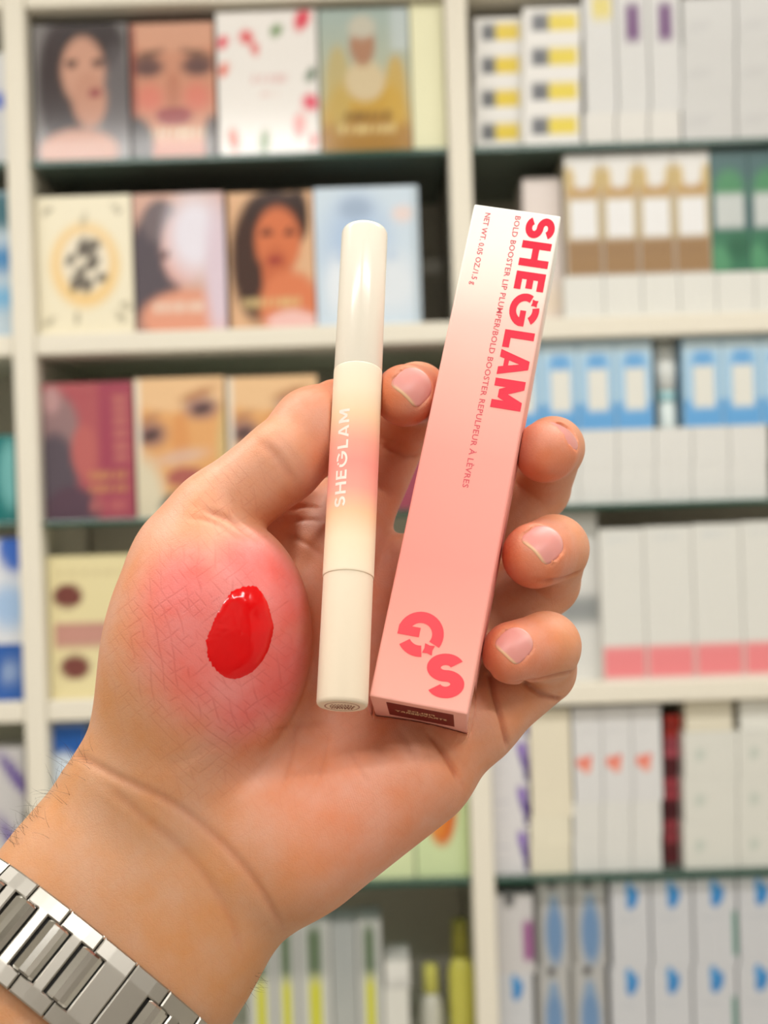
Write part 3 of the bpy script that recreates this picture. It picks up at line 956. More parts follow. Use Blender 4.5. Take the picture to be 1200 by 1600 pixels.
# ------------------------------------------------------------------ fine arm hair
V, Fc = [], []
rngh = random.Random(11)
def add_hair(u, v, ang, L):
    q = onskin(u, v)
    if q is None: return
    d = Vector(px(u, v, 1.0)).normalized()
    h = hand_bvh.ray_cast(Vector((0, 0, 0)), d); n = np.array(h[1]); n = n if n[2] < 0 else -n
    dr = np.array([math.cos(ang), math.sin(ang), 0.0]); p = q.copy(); r0 = 0.038
    cur = rngh.uniform(-0.9, 0.9)
    b = len(V); NS = 7
    for i in range(NS):
        f = i / (NS - 1)
        a2 = ang + cur * f
        dd = unit(np.array([math.cos(a2), math.sin(a2), 0.0]) + n * (0.55 - 0.5 * f))
        if i: p = p + dd * L / (NS - 1)
        s1_ = unit(np.cross(dd, [0, 0, 1])); s2_ = np.cross(dd, s1_)
        r = r0 * (1 - 0.75 * f)
        for k in range(3):
            V.append(p + r * (math.cos(2.094 * k) * s1_ + math.sin(2.094 * k) * s2_))
    for i in range(NS - 1):
        for k in range(3):
            Fc.append((b + i * 3 + k, b + i * 3 + (k + 1) % 3, b + (i + 1) * 3 + (k + 1) % 3, b + (i + 1) * 3 + k))
edge_l = [(118, 1150), (98, 1183), (70, 1225), (36, 1275), (6, 1313)]
for k in range(70):
    f = rngh.random() ** 0.8 * 3.99; i = int(f); g = f - i
    u = edge_l[i][0] * (1 - g) + edge_l[i + 1][0] * g; v = edge_l[i][1] * (1 - g) + edge_l[i + 1][1] * g
    off = abs(rngh.gauss(0, 22)) + 2
    add_hair(u + off * .8, v + off * .55, math.radians(rngh.uniform(80, 190)), rngh.uniform(3, 6.5))
for k in range(30):
    f = rngh.random()
    add_hair(412 - 30 * f - rngh.uniform(2, 12), 1520 + 75 * f, math.radians(rngh.uniform(-60, 40)), rngh.uniform(2, 4))
hair = mesh_obj('arm_hair', c2w(np.array(V)), Fc, mat('dark_hair', srgb(58, 42, 34), 0.5), hand)
hair['kind'] = 'stuff'; hair['label'] = 'sparse fine dark hair on the wrist'

# ------------------------------------------------------------------ the shop: room shell
Y0 = 1.75                          # front edge of the shelving
DEPTH = 0.30
def wx(u, v, Y):
    p = c2w(px(u, v, Y * 1000.0)); return p[0], p[2]
def box_geo(x0, x1, y0, y1, z0, z1):
    v = [(x0, y0, z0), (x1, y0, z0), (x1, y1, z0), (x0, y1, z0), (x0, y0, z1), (x1, y0, z1), (x1, y1, z1), (x0, y1, z1)]
    return v, [(0, 3, 2, 1), (4, 5, 6, 7), (0, 1, 5, 4), (1, 2, 6, 5), (2, 3, 7, 6), (3, 0, 4, 7)]
def box_obj(name, x0, x1, y0, y1, z0, z1, m, parent=None):
    v, f = box_geo(x0, x1, y0, y1, z0, z1)
    return mesh_obj(name, v, f, m, parent)
def bevelled(name, x0, x1, y0, y1, z0, z1, m, parent=None, b=0.003):
    bm = bmesh.new()
    v, f = box_geo(x0, x1, y0, y1, z0, z1)
    bv = [bm.verts.new(q) for q in v]
    for q in f: bm.faces.new([bv[i] for i in q])
    bmesh.ops.bevel(bm, geom=list(bm.edges), offset=b, segments=2, affect='EDGES', profile=0.5)
    vs_ = [tuple(q.co) for q in bm.verts]; bm.verts.index_update()
    fs_ = [tuple(q.index for q in fc.verts) for fc in bm.faces]; bm.free()
    return mesh_obj(name, vs_, fs_, m, parent)

def wall_material(name, col, scale=8.0):
    m = mat(name, srgb(*col), 0.75)
    nt = m.node_tree; b = nt.nodes['Principled BSDF']
    n = node(nt, 'ShaderNodeTexNoise', Scale=scale, Detail=4.0)
    r = node(nt, 'ShaderNodeValToRGB')
    a = np.array(srgb(*col))
    r.color_ramp.elements[0].color = tuple(a * 0.94); r.color_ramp.elements[0].color[3] = 1
    r.color_ramp.elements[1].color = tuple(np.minimum(a * 1.03, 1)); r.color_ramp.elements[1].color[3] = 1
    nt.links.new(n.outputs['Fac'], r.inputs[0]); nt.links.new(r.outputs[0], b.inputs['Base Color'])
    return m
RX, RYB, RYF, RZ = 2.3, -1.5, Y0 + DEPTH + 0.06, 2.7
wm = wall_material('painted_wall', (226, 222, 212))
for nm, a in (('wall_back', (-RX, RX, RYF, RYF + .08, 0, RZ)), ('wall_front', (-RX, RX, RYB - .08, RYB, 0, RZ)),
              ('wall_left', (-RX - .08, -RX, RYB, RYF, 0, RZ)), ('wall_right', (RX, RX + .08, RYB, RYF, 0, RZ))):
    tag(box_obj(nm, *a, wm if nm != 'wall_front' else wall_material('aisle_wall', (160, 154, 146))), nm.replace('_', ' ') + ' of the shop, plain off-white paint', kind='structure')
tag(box_obj('ceiling', -RX, RX, RYB, RYF, RZ, RZ + .06, wall_material('ceiling_paint', (240, 238, 232))), 'plain white shop ceiling', kind='structure')
fm_ = mat('floor_tile', srgb(150, 142, 132), 0.3)
nt = fm_.node_tree; bk = node(nt, 'ShaderNodeTexBrick', Scale=1.6)
bk.offset = 0.0; bk.inputs['Color1'].default_value = srgb(206, 200, 190); bk.inputs['Color2'].default_value = srgb(198, 192, 182); bk.inputs['Mortar'].default_value = srgb(150, 144, 136)
bk.inputs['Mortar Size'].default_value = 0.006; bk.inputs['Brick Width'].default_value = 0.8; bk.inputs['Row Height'].default_value = 0.8
nt.links.new(node(nt, 'ShaderNodeNewGeometry').outputs['Position'], bk.inputs['Vector'])
nt.links.new(bk.outputs['Color'], nt.nodes['Principled BSDF'].inputs['Base Color'])
tag(box_obj('floor', -RX, RX, RYB, RYF, -.06, 0, fm_), 'grey tiled shop floor', kind='structure')

# ceiling lamps
lamp_white = mat('lamp_housing', srgb(240, 240, 238), 0.4)
glow = mat('lamp_diffuser', (1, 1, 1, 1), 0.5)
gb = glow.node_tree.nodes['Principled BSDF']; gb.inputs['Emission Color'].default_value = (1, 0.96, 0.9, 1); gb.inputs['Emission Strength'].default_value = 5.0
where = ['over the shelves, towards the left wall', 'over the shelves, towards the right wall', 'behind, towards the left wall', 'behind, towards the right wall']
for (lx, ly), w in zip(LAMPS, where):
    lo = empty('ceiling_lamp', (lx, ly, RZ))
    tag(lo, 'long white ceiling lamp ' + w, 'lamp', 'ceiling lamps')
    bevelled('housing', lx - .62, lx + .62, ly - .08, ly + .08, RZ - .03, RZ, lamp_white, lo)
    bevelled('diffuser', lx - .58, lx + .58, ly - .06, ly + .06, RZ - .04, RZ - .0295, glow, lo, 0.002)

# ------------------------------------------------------------------ shelving
white_lam = wall_material('cream_laminate', (236, 230, 214), 20.0)
back_lam = wall_material('shelf_back', (216, 210, 196), 12.0)
inner = wall_material('shelf_board_under', (150, 138, 120), 20.0)
glass = bpy.data.materials.new('green_shelf_glass'); glass.use_nodes = True
gn = glass.node_tree; gn.nodes.remove(gn.nodes['Principled BSDF'])
g_t = node(gn, 'ShaderNodeBsdfTransparent', Color=(0.74, 0.88, 0.82, 1)); g_g = node(gn, 'ShaderNodeBsdfGlossy', Roughness=0.04)
g_f = node(gn, 'ShaderNodeFresnel', IOR=1.5); g_m = node(gn, 'ShaderNodeMixShader')
g_d = node(gn, 'ShaderNodeBsdfDiffuse', Color=(0.30, 0.42, 0.36, 1)); g_b = node(gn, 'ShaderNodeMixShader'); g_b.inputs[0].default_value = 0.3
gn.links.new(g_t.outputs[0], g_b.inputs[1]); gn.links.new(g_d.outputs[0], g_b.inputs[2])
gn.links.new(g_f.outputs[0], g_m.inputs[0]); gn.links.new(g_b.outputs[0], g_m.inputs[1]); gn.links.new(g_g.outputs[0], g_m.inputs[2])
gn.links.new(g_m.outputs[0], gn.nodes['Material Output'].inputs['Surface'])
glass_edge = mat('green_glass_edge', srgb(46, 84, 70), 0.15)
unit_o = empty('shelf_unit', (0, Y0 + DEPTH / 2, 0))
tag(unit_o, 'tall cream shelving unit with glass and board shelves full of boxed cosmetics', 'shelves')
def zl(v): return wx(600, v, Y0)[1]
POST = [(46, 1), (737, 1), (-590, 1), (1400, 1)]
posts = []
for u, _ in POST:
    x = wx(u - 29 + 29 * 0, 0, Y0)[0] if False else wx(u, 800, Y0)[0]
    posts.append(x)
    bevelled('upright', x - .0145, x + .0145, Y0 - .004, Y0 + .03, 0.0, 2.35, white_lam, unit_o)
    box_obj('side_panel', x - .009, x + .009, Y0 + .03, Y0 + DEPTH, 0.0, 2.35, white_lam, unit_o)
xs_ = sorted(posts)
LEV = {'board0': (-38, 'b'), 'glass1': (232, 'g'), 'board1': (505, 'b'), 'glass2': (797, 'g'), 'board2': (1079, 'b'), 'glass3': (1379, 'g'), 'board3': (1668, 'b')}
ZT = {}
for i in range(3):
    xa, xb = xs_[i] + .015, xs_[i + 1] - .015
    for k, (v, t) in LEV.items():
        z = zl(v); ZT[k] = z
        if t == 'g':
            go = bevelled('glass_shelf', xa + .001, xb - .001, Y0 + .004, Y0 + DEPTH - .004, z - .008, z, glass, unit_o, 0.0015)
            go.data.materials.append(glass_edge)
            for p_ in go.data.polygons:
                if p_.normal.y < -0.5: p_.material_index = 1
        else:
            bevelled('board_shelf', xa, xb, Y0, Y0 + DEPTH - .004, z - .027, z, white_lam, unit_o)
    box_obj('back_panel', xa, xb, Y0 + DEPTH - .003, Y0 + DEPTH + .012, 0.1, 2.35, back_lam, unit_o)

# ------------------------------------------------------------------ boxed goods: flat printed fronts on real boxes
gloss_card = mat('gloss_carton', rough=0.28, spec=0.5, attr=True)
film_card = mat('film_wrapped_print', rough=0.12, spec=0.55, attr=True)
matt_card = mat('matt_carton', rough=0.5, spec=0.35, attr=True)
def C(r, g, b): return np.array(srgb(r, g, b)[:3])
class Art:
    """colours over x, y in 0..1 (y up)"""
    def __init__(self, base, nx=26, ny=34):
        self.x, self.y = np.meshgrid(np.linspace(0, 1, nx), np.linspace(0, 1, ny))
        self.c = np.tile(C(*base), self.x.shape + (1,)); self.nx, self.ny = nx, ny
    def mix(self, m, col):
        m = np.clip(m, 0, 1)[..., None]; self.c = self.c * (1 - m) + C(*col) * m; return self
    def ell(self, cx, cy, rx, ry, col, soft=0.25, rot=0.0, a=1.0):
        dx, dy = self.x - cx, self.y - cy
        c, s = math.cos(rot), math.sin(rot)
        r = np.hypot((dx * c + dy * s) / rx, (-dx * s + dy * c) / ry)
        return self.mix(a * np.clip((1 - r) / soft + 0.5, 0, 1), col)
    def rect(self, x0, y0, x1, y1, col, soft=0.02, a=1.0):
        m = np.clip((self.x - x0) / soft + .5, 0, 1) * np.clip((x1 - self.x) / soft + .5, 0, 1) * np.clip((self.y - y0) / soft + .5, 0, 1) * np.clip((y1 - self.y) / soft + .5, 0, 1)
        return self.mix(a * m, col)
    def grad(self, y0, y1, col):
        return self.mix((self.y - y0) / (y1 - y0), col)
    def bars(self, x0, x1, y, h, col, n, seed=0, a=0.8):
        r = random.Random(seed); w = (x1 - x0) / n
        for i in range(n): self.rect(x0 + i * w, y - h / 2, x0 + (i + r.uniform(.55, .8)) * w, y + h / 2, col, a=a)
        return self
def item(name, label, u0, u1, vtop, base, art=None, base_col=(236, 236, 230), cat='box', group=None, depth=0.09, dy=0.02, m=None, vbot=None, print_name='front_print', gap=0.0001):
    """a box whose front face spans u0..u1; base is a shelf name or a height; returns (object, top height)"""
    Yf = Y0 + dy
    z0 = ZT[base] if isinstance(base, str) else base
    vm = 800 - (z0 - CAM[2]) * FPX / Yf
    um = (u0 + u1) / 2
    if vbot is not None: z1 = z0 + (vbot - vtop) / FPX * Yf
    else: z1 = wx(um, vtop, Yf)[1]
    above = [ZT[k] - (.008 if k[0] == 'g' else .027) for k in ZT if ZT[k] > z0 + .02]
    if above: z1 = min(z1, min(above) - .003)
    vmid = (vtop + vm) / 2 if vbot is None else vm - (vbot - vtop) / 2
    x0, x1 = wx(u0, vmid, Yf)[0] + gap, wx(u1, vmid, Yf)[0] - gap
    z0 += 0.0002
    for xp in posts:
        if x0 < xp < x1: x0 = xp + .016
        elif abs(x0 - xp) < .016: x0 = xp + .016
        elif abs(x1 - xp) < .016: x1 = xp - .016
    o = empty(name, ((x0 + x1) / 2, Yf + depth / 2, z0)); tag(o, label, cat, group)
    mm = m or gloss_card
    v, f = box_geo(x0, x1, Yf + .0004, Yf + depth, z0, z1)
    mesh_obj('carton_body', v, f, mm, o, cols=[list(C(*base_col)) + [1]] * 8)
    if art is not None:
        X = x0 + (x1 - x0) * art.x; Z = z0 + (z1 - z0) * art.y
        V = np.stack([X, np.full_like(X, Yf), Z], -1).reshape(-1, 3)
        nx, ny = art.nx, art.ny
        F_ = [(j * nx + i, j * nx + i + 1, (j + 1) * nx + i + 1, (j + 1) * nx + i) for j in range(ny - 1) for i in range(nx - 1)]
        n0 = len(V)
        # a card of real thickness: back edge ring
        V = np.r_[V, [(x0, Yf + .0004, z0), (x1, Yf + .0004, z0), (x1, Yf + .0004, z1), (x0, Yf + .0004, z1)]]
        c4 = [0, nx - 1, nx * ny - 1, nx * (ny - 1)]
        F_ += [(n0 + i, n0 + (i + 1) % 4, c4[(i + 1) % 4], c4[i]) for i in range(4)]
        cols = np.c_[art.c.reshape(-1, 3), np.ones(nx * ny)]
        cols = np.r_[cols, cols[c4]]
        mesh_obj(print_name, V, F_, mm, o, cols=cols)
    return o, z1

# ---- palettes, upper glass shelf
a = Art((128, 124, 124)).ell(.30, .55, .26, .50, (62, 52, 54)).ell(.62, .86, .34, .22, (58, 50, 52)).ell(.86, .45, .16, .4, (96, 90, 94), a=.7)
a.ell(.52, .66, .23, .25, (206, 156, 134)).ell(.58, .45, .18, .2, (198, 146, 124)).ell(.45, .08, .42, .16, (196, 142, 120)).ell(.40, .72, .06, .03, (70, 54, 54)).ell(.68, .72, .06, .03, (80, 60, 58)).ell(.64, .5, .08, .03, (150, 74, 78)).rect(0, 0, .03, 1, (170, 168, 166))
item('eyeshadow_palette', 'grey palette cover with a dark-haired woman turning her head, on the top glass shelf', 54, 201, 38, 'glass1', a, (110, 104, 104), 'palette', 'palettes on the top shelf', .035, m=film_card)
a = Art((206, 146, 120)).ell(.5, .95, .7, .16, (214, 160, 134)).ell(.2, .68, .19, .07, (104, 76, 74), .7).ell(.8, .68, .19, .07, (104, 76, 74), .7).ell(.2, .77, .2, .03, (128, 94, 80), .7, .15).ell(.8, .77, .2, .03, (128, 94, 80), .7, -.15).ell(.5, .5, .09, .14, (192, 128, 104)).ell(.22, .45, .16, .1, (216, 128, 110), .9).ell(.78, .45, .16, .1, (216, 128, 110), .9).ell(.5, .32, .22, .065, (158, 78, 80))
a.rect(0, 0, 1, .1, (196, 128, 106)).bars(.2, .9, .19, .07, (226, 210, 180), 8, 2).rect(0, 0, .05, 1, (134, 64, 60)).ell(.05, .12, .2, .2, (70, 64, 64)).ell(.95, .12, .1, .2, (90, 80, 78))
item('eyeshadow_palette', 'palette cover filled by a close-up face with red lips, on the top glass shelf', 205, 336, 36, 'glass1', a, (120, 60, 56), 'palette', 'palettes on the top shelf', .035, m=film_card)
a = Art((240, 236, 232))
rr = random.Random(8)
for (x, y, c, s) in ((.86, .93, (226, 70, 92), .09), (.3, .82, (228, 96, 100), .07), (.06, .79, (230, 80, 96), .06), (.38, .74, (228, 110, 110), .05), (.6, .86, (120, 150, 100), .06), (.93, .55, (110, 130, 110), .06), (.92, .36, (230, 84, 110), .08), (.06, .6, (230, 120, 100), .06), (.14, .12, (236, 110, 90), .08), (.45, .1, (128, 150, 110), .08), (.8, .2, (238, 170, 170), .09), (.93, .1, (236, 120, 120), .05)):
    a.ell(x, y, s, s * .7, c, .6, rr.uniform(0, 3))
a.bars(.35, .7, .53, .05, (226, 190, 188), 5, 3).bars(.42, .62, .43, .03, (230, 200, 196), 4, 4)
item('eyeshadow_palette', 'white palette box with scattered red flowers and green leaves', 340, 497, 16, 'glass1', a, (236, 230, 226), 'palette', 'palettes on the top shelf', .035, m=film_card)
a = Art((168, 184, 178)).grad(.95, .2, (196, 190, 150)).ell(.5, .2, .5, .34, (200, 160, 74)).ell(.5, .05, .6, .22, (172, 128, 60)).ell(.2, .45, .14, .3, (196, 172, 104), a=.7).ell(.84, .42, .12, .25, (206, 168, 80), a=.8).ell(.5, .5, .22, .14, (214, 196, 160)).ell(.48, .75, .14, .15, (176, 132, 106)).ell(.48, .87, .15, .08, (200, 196, 180)).rect(.8, .7, 1, 1, (206, 216, 220), a=.6)
a.bars(.25, .8, .26, .05, (120, 92, 50), 6, 6).bars(.2, .85, .16, .06, (232, 210, 150), 7, 7)
item('eyeshadow_palette', 'palette cover with a woman in a wide golden gown against grey-green', 500, 641, 13, 'glass1', a, (180, 170, 130), 'palette', 'palettes on the top shelf', .035, m=film_card)
item('cosmetics_box', 'plain pale yellow-green box standing between the golden gown palette and the post', 643, 697, 4, 'glass1', Art((232, 230, 192), 3, 3), (226, 224, 186), depth=.1)
# ---- palettes, upper board shelf
a = Art((240, 232, 206)).ell(.5, .5, .36, .3, (242, 206, 140)).ell(.5, .52, .26, .22, (238, 228, 206))
for k in range(16):
    t = k * 0.9; a.ell(.5 + .17 * math.cos(t) * (k % 3 + 1) / 3, .5 + .15 * math.sin(t * 1.3), .06, .035, (92, 84, 74), .6, t)
for (x, y) in ((.12, .9), (.5, .83), (.85, .9), (.1, .1), (.4, .12), (.86, .12), (.92, .2)): a.ell(x, y, .06, .02, (160, 152, 126), .8, x * 3)
item('eyeshadow_palette', 'cream palette box with a round dark floral motif on yellow, on the upper board', 56, 207, 306, 'board1', a, (234, 226, 200), 'palette', 'palettes on the upper board', .035)
a = Art((214, 172, 156)).ell(.2, .4, .3, .46, (92, 84, 92)).ell(.3, .8, .2, .16, (120, 108, 112)).ell(.52, .6, .22, .26, (226, 178, 170)).ell(.55, .1, .5, .2, (228, 160, 134)).ell(.68, .7, .3, .28, (236, 232, 244), .8).ell(.92, .4, .14, .5, (224, 206, 220), .8).ell(.35, .56, .05, .02, (90, 70, 72)).bars(.2, .75, .18, .06, (240, 230, 214), 7, 9)  # purple-white glare on the film is painted into the cover colours
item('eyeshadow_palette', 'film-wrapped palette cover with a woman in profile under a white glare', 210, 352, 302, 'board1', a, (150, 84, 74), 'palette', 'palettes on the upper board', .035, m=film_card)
a = Art((224, 180, 142)).ell(.32, .5, .30, .44, (70, 48, 42)).ell(.55, .86, .34, .16, (62, 44, 40)).ell(.82, .82, .13, .2, (58, 42, 38)).ell(.58, .64, .27, .25, (214, 120, 80)).ell(.55, .4, .17, .2, (200, 108, 72)).ell(.7, .16, .36, .26, (220, 128, 88)).ell(.72, .05, .3, .08, (240, 196, 190)).ell(.45, .7, .07, .03, (76, 44, 40)).ell(.72, .7, .06, .03, (76, 44, 40)).ell(.54, .5, .09, .03, (160, 64, 56)).bars(.14, .85, .19, .07, (222, 196, 140), 8, 11)
item('eyeshadow_palette', 'palette cover with a tanned woman and long dark brown hair, on the upper board', 358, 491, 300, 'board1', a, (140, 66, 54), 'palette', 'palettes on the upper board', .035, m=film_card)
a = Art((206, 222, 236)).ell(.4, .6, .3, .3, (176, 200, 230), .9).ell(.7, .3, .3, .2, (224, 232, 240), .9).ell(.4, .85, .16, .08, (160, 180, 206), .8).ell(.85, .8, .1, .06, (232, 214, 210), .8).ell(.2, .3, .1, .2, (230, 238, 246), .9).bars(.2, .8, .5, .06, (170, 196, 226), 6, 12, .5).rect(.94, 0, 1, 1, (180, 196, 206))
item('eyeshadow_palette', 'pale icy blue palette box standing behind the tip of the lip pen', 493, 656, 292, 'board1', a, (190, 206, 216), 'palette', 'palettes on the upper board', .045)
# ---- palettes, middle glass shelf
a = Art((178, 92, 98)).ell(.1, .65, .3, .3, (150, 120, 122)).ell(.12, .3, .26, .34, (92, 82, 92)).ell(.3, .05, .3, .2, (92, 70, 84)).ell(.45, .5, .14, .2, (190, 104, 102)).rect(.62, 0, 1, 1, (158, 66, 92), a=.75).bars(.1, .9, .9, .03, (170, 80, 90), 5).ell(.1, .88, .1, .1, (190, 150, 150), .6)
for k in range(6): a.rect(.78, .42 + k * .085, .93, .48 + k * .085, (196, 120, 112), a=.8)
a.bars(.5, .95, .32, .05, (206, 150, 96), 5, 13).bars(.5, .95, .22, .05, (206, 150, 96), 5, 14).bars(.5, .95, .1, .09, (196, 112, 110), 4, 15)
item('eyeshadow_palette', 'red and mauve palette cover with gold lettering, nearest the post on the middle shelf', 66, 209, 598, 'glass2', a, (150, 74, 84), 'palette', 'palettes on the middle shelf', .035, m=film_card)
def face_art(seed):
    a = Art((228, 170, 112)).ell(.5, .95, .7, .2, (236, 196, 150)).ell(.17, .6, .17, .09, (150, 112, 106), .8).ell(.74, .78, .19, .08, (160, 122, 116), .8).ell(.17, .59, .1, .035, (74, 58, 60), .7, .2).ell(.75, .77, .11, .035, (78, 60, 62), .7, .15).ell(.12, .7, .16, .03, (190, 138, 100), .8, .3).ell(.7, .88, .2, .03, (190, 138, 100), .8, .2).ell(.5, .55, .1, .2, (222, 156, 98))
    a.ell(.55, .28, .22, .07, (176, 100, 92)).ell(.5, .43, .28, .05, (220, 196, 184), .9, .1, .6).rect(0, 0, .06, 1, (238, 232, 218)).ell(.05, .1, .26, .34, (222, 212, 186), .5).ell(.42, .07, .16, .1, (70, 92, 92), .6).ell(.98, .3, .08, .5, (216, 186, 130))  # whitish streak above the lips: film glare painted into the print
    return a
item('eyeshadow_palette', 'palette cover with an orange-toned face, second from the post on the middle shelf', 212, 353, 590, 'glass2', face_art(1), (220, 214, 204), 'palette', 'palettes on the middle shelf', .035, m=film_card)
item('eyeshadow_palette', 'palette cover with an orange-toned face, half hidden behind the thumb', 357, 498, 588, 'glass2', face_art(2), (214, 206, 200), 'palette', 'palettes on the middle shelf', .035, m=film_card)
a = Art((150, 66, 88)).grad(.2, 1, (120, 110, 124)).ell(.5, .2, .5, .3, (160, 74, 92)).ell(.4, .75, .3, .2, (104, 104, 112))
item('eyeshadow_palette', 'mauve palette box glimpsed between the forefinger and the pink carton', 560, 694, 585, 'glass2', a, (140, 60, 80), 'palette', 'palettes on the middle shelf', .035, m=film_card)
# ---- left bay, lower board and lower glass
a = Art((232, 220, 172)).ell(.22, .72, .17, .085, (120, 66, 60)).ell(.28, .22, .17, .085, (124, 70, 64)).rect(.05, .36, 1, .53, (190, 128, 124), a=.85).bars(.1, .9, .88, .03, (206, 190, 146), 6, 3).bars(.12, .8, .45, .06, (206, 150, 140), 6, 4)
item('cosmetics_box', 'pale yellow box with two brown discs and a pink band, beside the thumb ball', 72, 214, 868, 'board2', a, (224, 212, 164), depth=.1)
a = Art((214, 226, 238)).rect(0, .72, 1, 1, (36, 92, 168)).ell(.3, .72, .5, .1, (214, 226, 238)).ell(.5, .4, .3, .2, (190, 210, 232), .8)
item('cosmetics_box', 'blue topped white box standing behind the hairy wrist edge', 66, 138, 1130, 'glass3', a, (60, 104, 168))
a = Art((206, 222, 172)).ell(.5, .55, .28, .30, (210, 104, 40)).ell(.55, .78, .24, .16, (96, 96, 70), .6).ell(.42, .48, .16, .18, (224, 140, 60), .6).rect(.86, 0, 1, 1, (196, 214, 156))
item('cosmetics_box', 'light green box with an orange fruit picture beside the post, below the palm', 648, 736, 1175, 'glass3', a, (200, 218, 166))
item('cosmetics_box', 'plain light green box beside the one with the fruit picture', 570, 646, 1205, 'glass3', Art((214, 226, 178), 3, 3), (208, 222, 172))
# ---- left bay, lowest shelf
for k, (u0, u1, vt, nm) in enumerate(((388, 428, 1448, 'first'), (430, 466, 1446, 'second'), (468, 518, 1442, 'third'), (560, 598, 1440, 'fourth'))):
    a = Art((200, 202, 196), 22, 34).rect(.28, .62, .72, .97, (66, 98, 22), .1).rect(.3, 0, .70, .6, (206, 206, 60), .12).rect(0, .62, 1, 1, (130, 136, 138), .1, .35)
    item('tube_box', 'grey carton with a green and yellow tube picture, %s from the wrist' % nm, u0, u1, vt, 'board3', a, (176, 178, 172), group='tube cartons below the wrist', depth=.07)
item('tube_box', 'plain grey carton between the green and yellow tube cartons', 520, 558, 1444, 'board3', Art((176, 180, 176), 4, 4).rect(0, .7, 1, 1, (120, 130, 140), .3, .6), (170, 172, 168), depth=.07)
o_, zt_ = item('cosmetics_box', 'lower white carton of the pair right of the tube cartons', 602, 640, 1545, 'board3', Art((222, 222, 214), 3, 3), (214, 214, 206), depth=.07)
item('cosmetics_box', 'upper white carton of the pair right of the tube cartons', 602, 640, 1502, zt_, Art((226, 226, 220), 3, 3).rect(0, 0, 1, .1, (130, 130, 126), .1), (214, 214, 206), depth=.07)
def bottle(name, label, u, w, vtop, vcap, base, body, capc, dy=.05):
    Yf = Y0 + dy
    z0 = ZT[base] + .0002; z1 = wx(u, vtop, Yf)[1]; zc = wx(u, vcap, Yf)[1]
    x = wx(u, (vtop + 1600) / 2, Yf)[0]; r = w / 2 / FPX * Yf
    o = empty(name, (x, Yf + r, z0)); tag(o, label, 'bottle')
    def lath(nm, prof, m):
        n = 28; V = []; F_ = []
        for (zz, rr_) in prof:
            for k in range(n):
                t = 2 * math.pi * k / n; V.append((x + rr_ * math.cos(t), Yf + r + rr_ * math.sin(t), zz))
        for j in range(len(prof) - 1):
            for k in range(n): F_.append((j * n + k, j * n + (k + 1) % n, (j + 1) * n + (k + 1) % n, (j + 1) * n + k))
        F_.append(tuple(reversed(range(n)))); F_.append(tuple((len(prof) - 1) * n + k for k in range(n)))
        mesh_obj(nm, V, F_, m, o, True)
    lath('body', [(z0, r * .9), (z0 + .003, r), (zc - .02, r), (zc - .008, r * .8), (zc - .001, r * .6)], mat('bottle_body', srgb(*body), .25))
    lath('cap', [(zc, r * .62), (zc + .001, r * .68), (z1 - .003, r * .62), (z1, r * .5)], mat('bottle_cap', srgb(*capc), .35))
bottle('lotion_bottle', 'squat bottle with a yellow-green cap below the fruit picture box', 674, 36, 1512, 1556, 'board3', (200, 200, 188), (196, 194, 96))
bottle('lotion_bottle', 'tall olive and yellow bottle next to the lower part of the post', 722, 42, 1442, 1500, 'board3', (204, 200, 90), (128, 124, 40))
# ---- far left bay, only a sliver in view
def sliver(label, u1, vt, base, art, col): item('cosmetics_box', label, -120, u1, vt, base, art, col, depth=.08)
sliver('white box with a blue mark at the top left corner of the shelves', 10, 84, 'glass1', Art((214, 216, 218), 20, 16).rect(.85, .5, 1, .66, (60, 100, 200)), (210, 212, 214))
sliver('teal, white and blue box at the left edge of the upper board', 24, 300, 'board1', Art((196, 214, 226), 20, 24).rect(.7, .74, 1, 1, (44, 104, 118), .1).rect(.7, .45, 1, .62, (70, 140, 196), .1).rect(.7, .2, 1, .34, (120, 184, 226), .1), (200, 212, 220))
sliver('dark teal box at the left edge of the middle glass shelf', 24, 682, 'glass2', Art((24, 118, 118), 20, 10).ell(.95, .55, .12, .4, (120, 190, 190), .5), (20, 100, 104))
o_, zt_ = item('cosmetics_box', 'blue box at the left edge under the white and blue one', -120, 40, 1008, 'board2', Art((52, 100, 178), 12, 8).rect(.8, .3, .9, .7, (180, 200, 226), .1), (50, 90, 160), depth=.08)
item('cosmetics_box', 'white box with a blue slanted corner, stacked on the blue box at the left edge', -120, 46, 842, zt_, Art((226, 230, 236), 20, 16).ell(.92, .9, .16, .22, (64, 110, 200), .4).ell(.85, .35, .2, .2, (170, 200, 236), .8), (220, 224, 230), depth=.08)
z_ = 'glass3'
for k, nm in enumerate(('lower', 'upper')):
    o_, z_ = item('lavender_box', '%s white box with a purple lavender sprig at the left edge beside the wrist' % nm, -120, 38, (1268, 1170)[k], z_, Art((206, 204, 204), 20, 12).ell(.93, .5, .06, .45, (86, 52, 150), .6, .4), (204, 202, 200), depth=.08)

# ---- right bay, top
z_ = 'glass1'
lab4 = ('lowest', 'second from the bottom', 'third from the bottom', 'topmost')
def yel(grey, y): return Art((232, 230, 226), 22, 12).rect(.42, .3, .94, .82, y, .05).rect(.14, .3, .44, .82, grey, .05)
for k in range(4):
    o_, z_ = item('yellow_label_box', '%s yellow and grey labelled white box in the stack against the post' % lab4[k], 742, 816, 0, z_, yel((90, 92, 96), (224, 196, 30)), (226, 222, 214), group='boxes with yellow labels against the post', vbot=52, dy=.03)
z_ = 'glass1'
for k in range(4):
    o_, z_ = item('yellow_label_box', '%s yellow and grey labelled box in the stack nearer the purple labels' % lab4[k], 818, 908, 0, z_, yel((96, 98, 104), (226, 204, 56)), (228, 226, 222), group='boxes with yellow labels nearer the purple boxes', vbot=54, dy=.012)
nm3 = ('first', 'second', 'third', 'fourth', 'fifth', 'sixth')
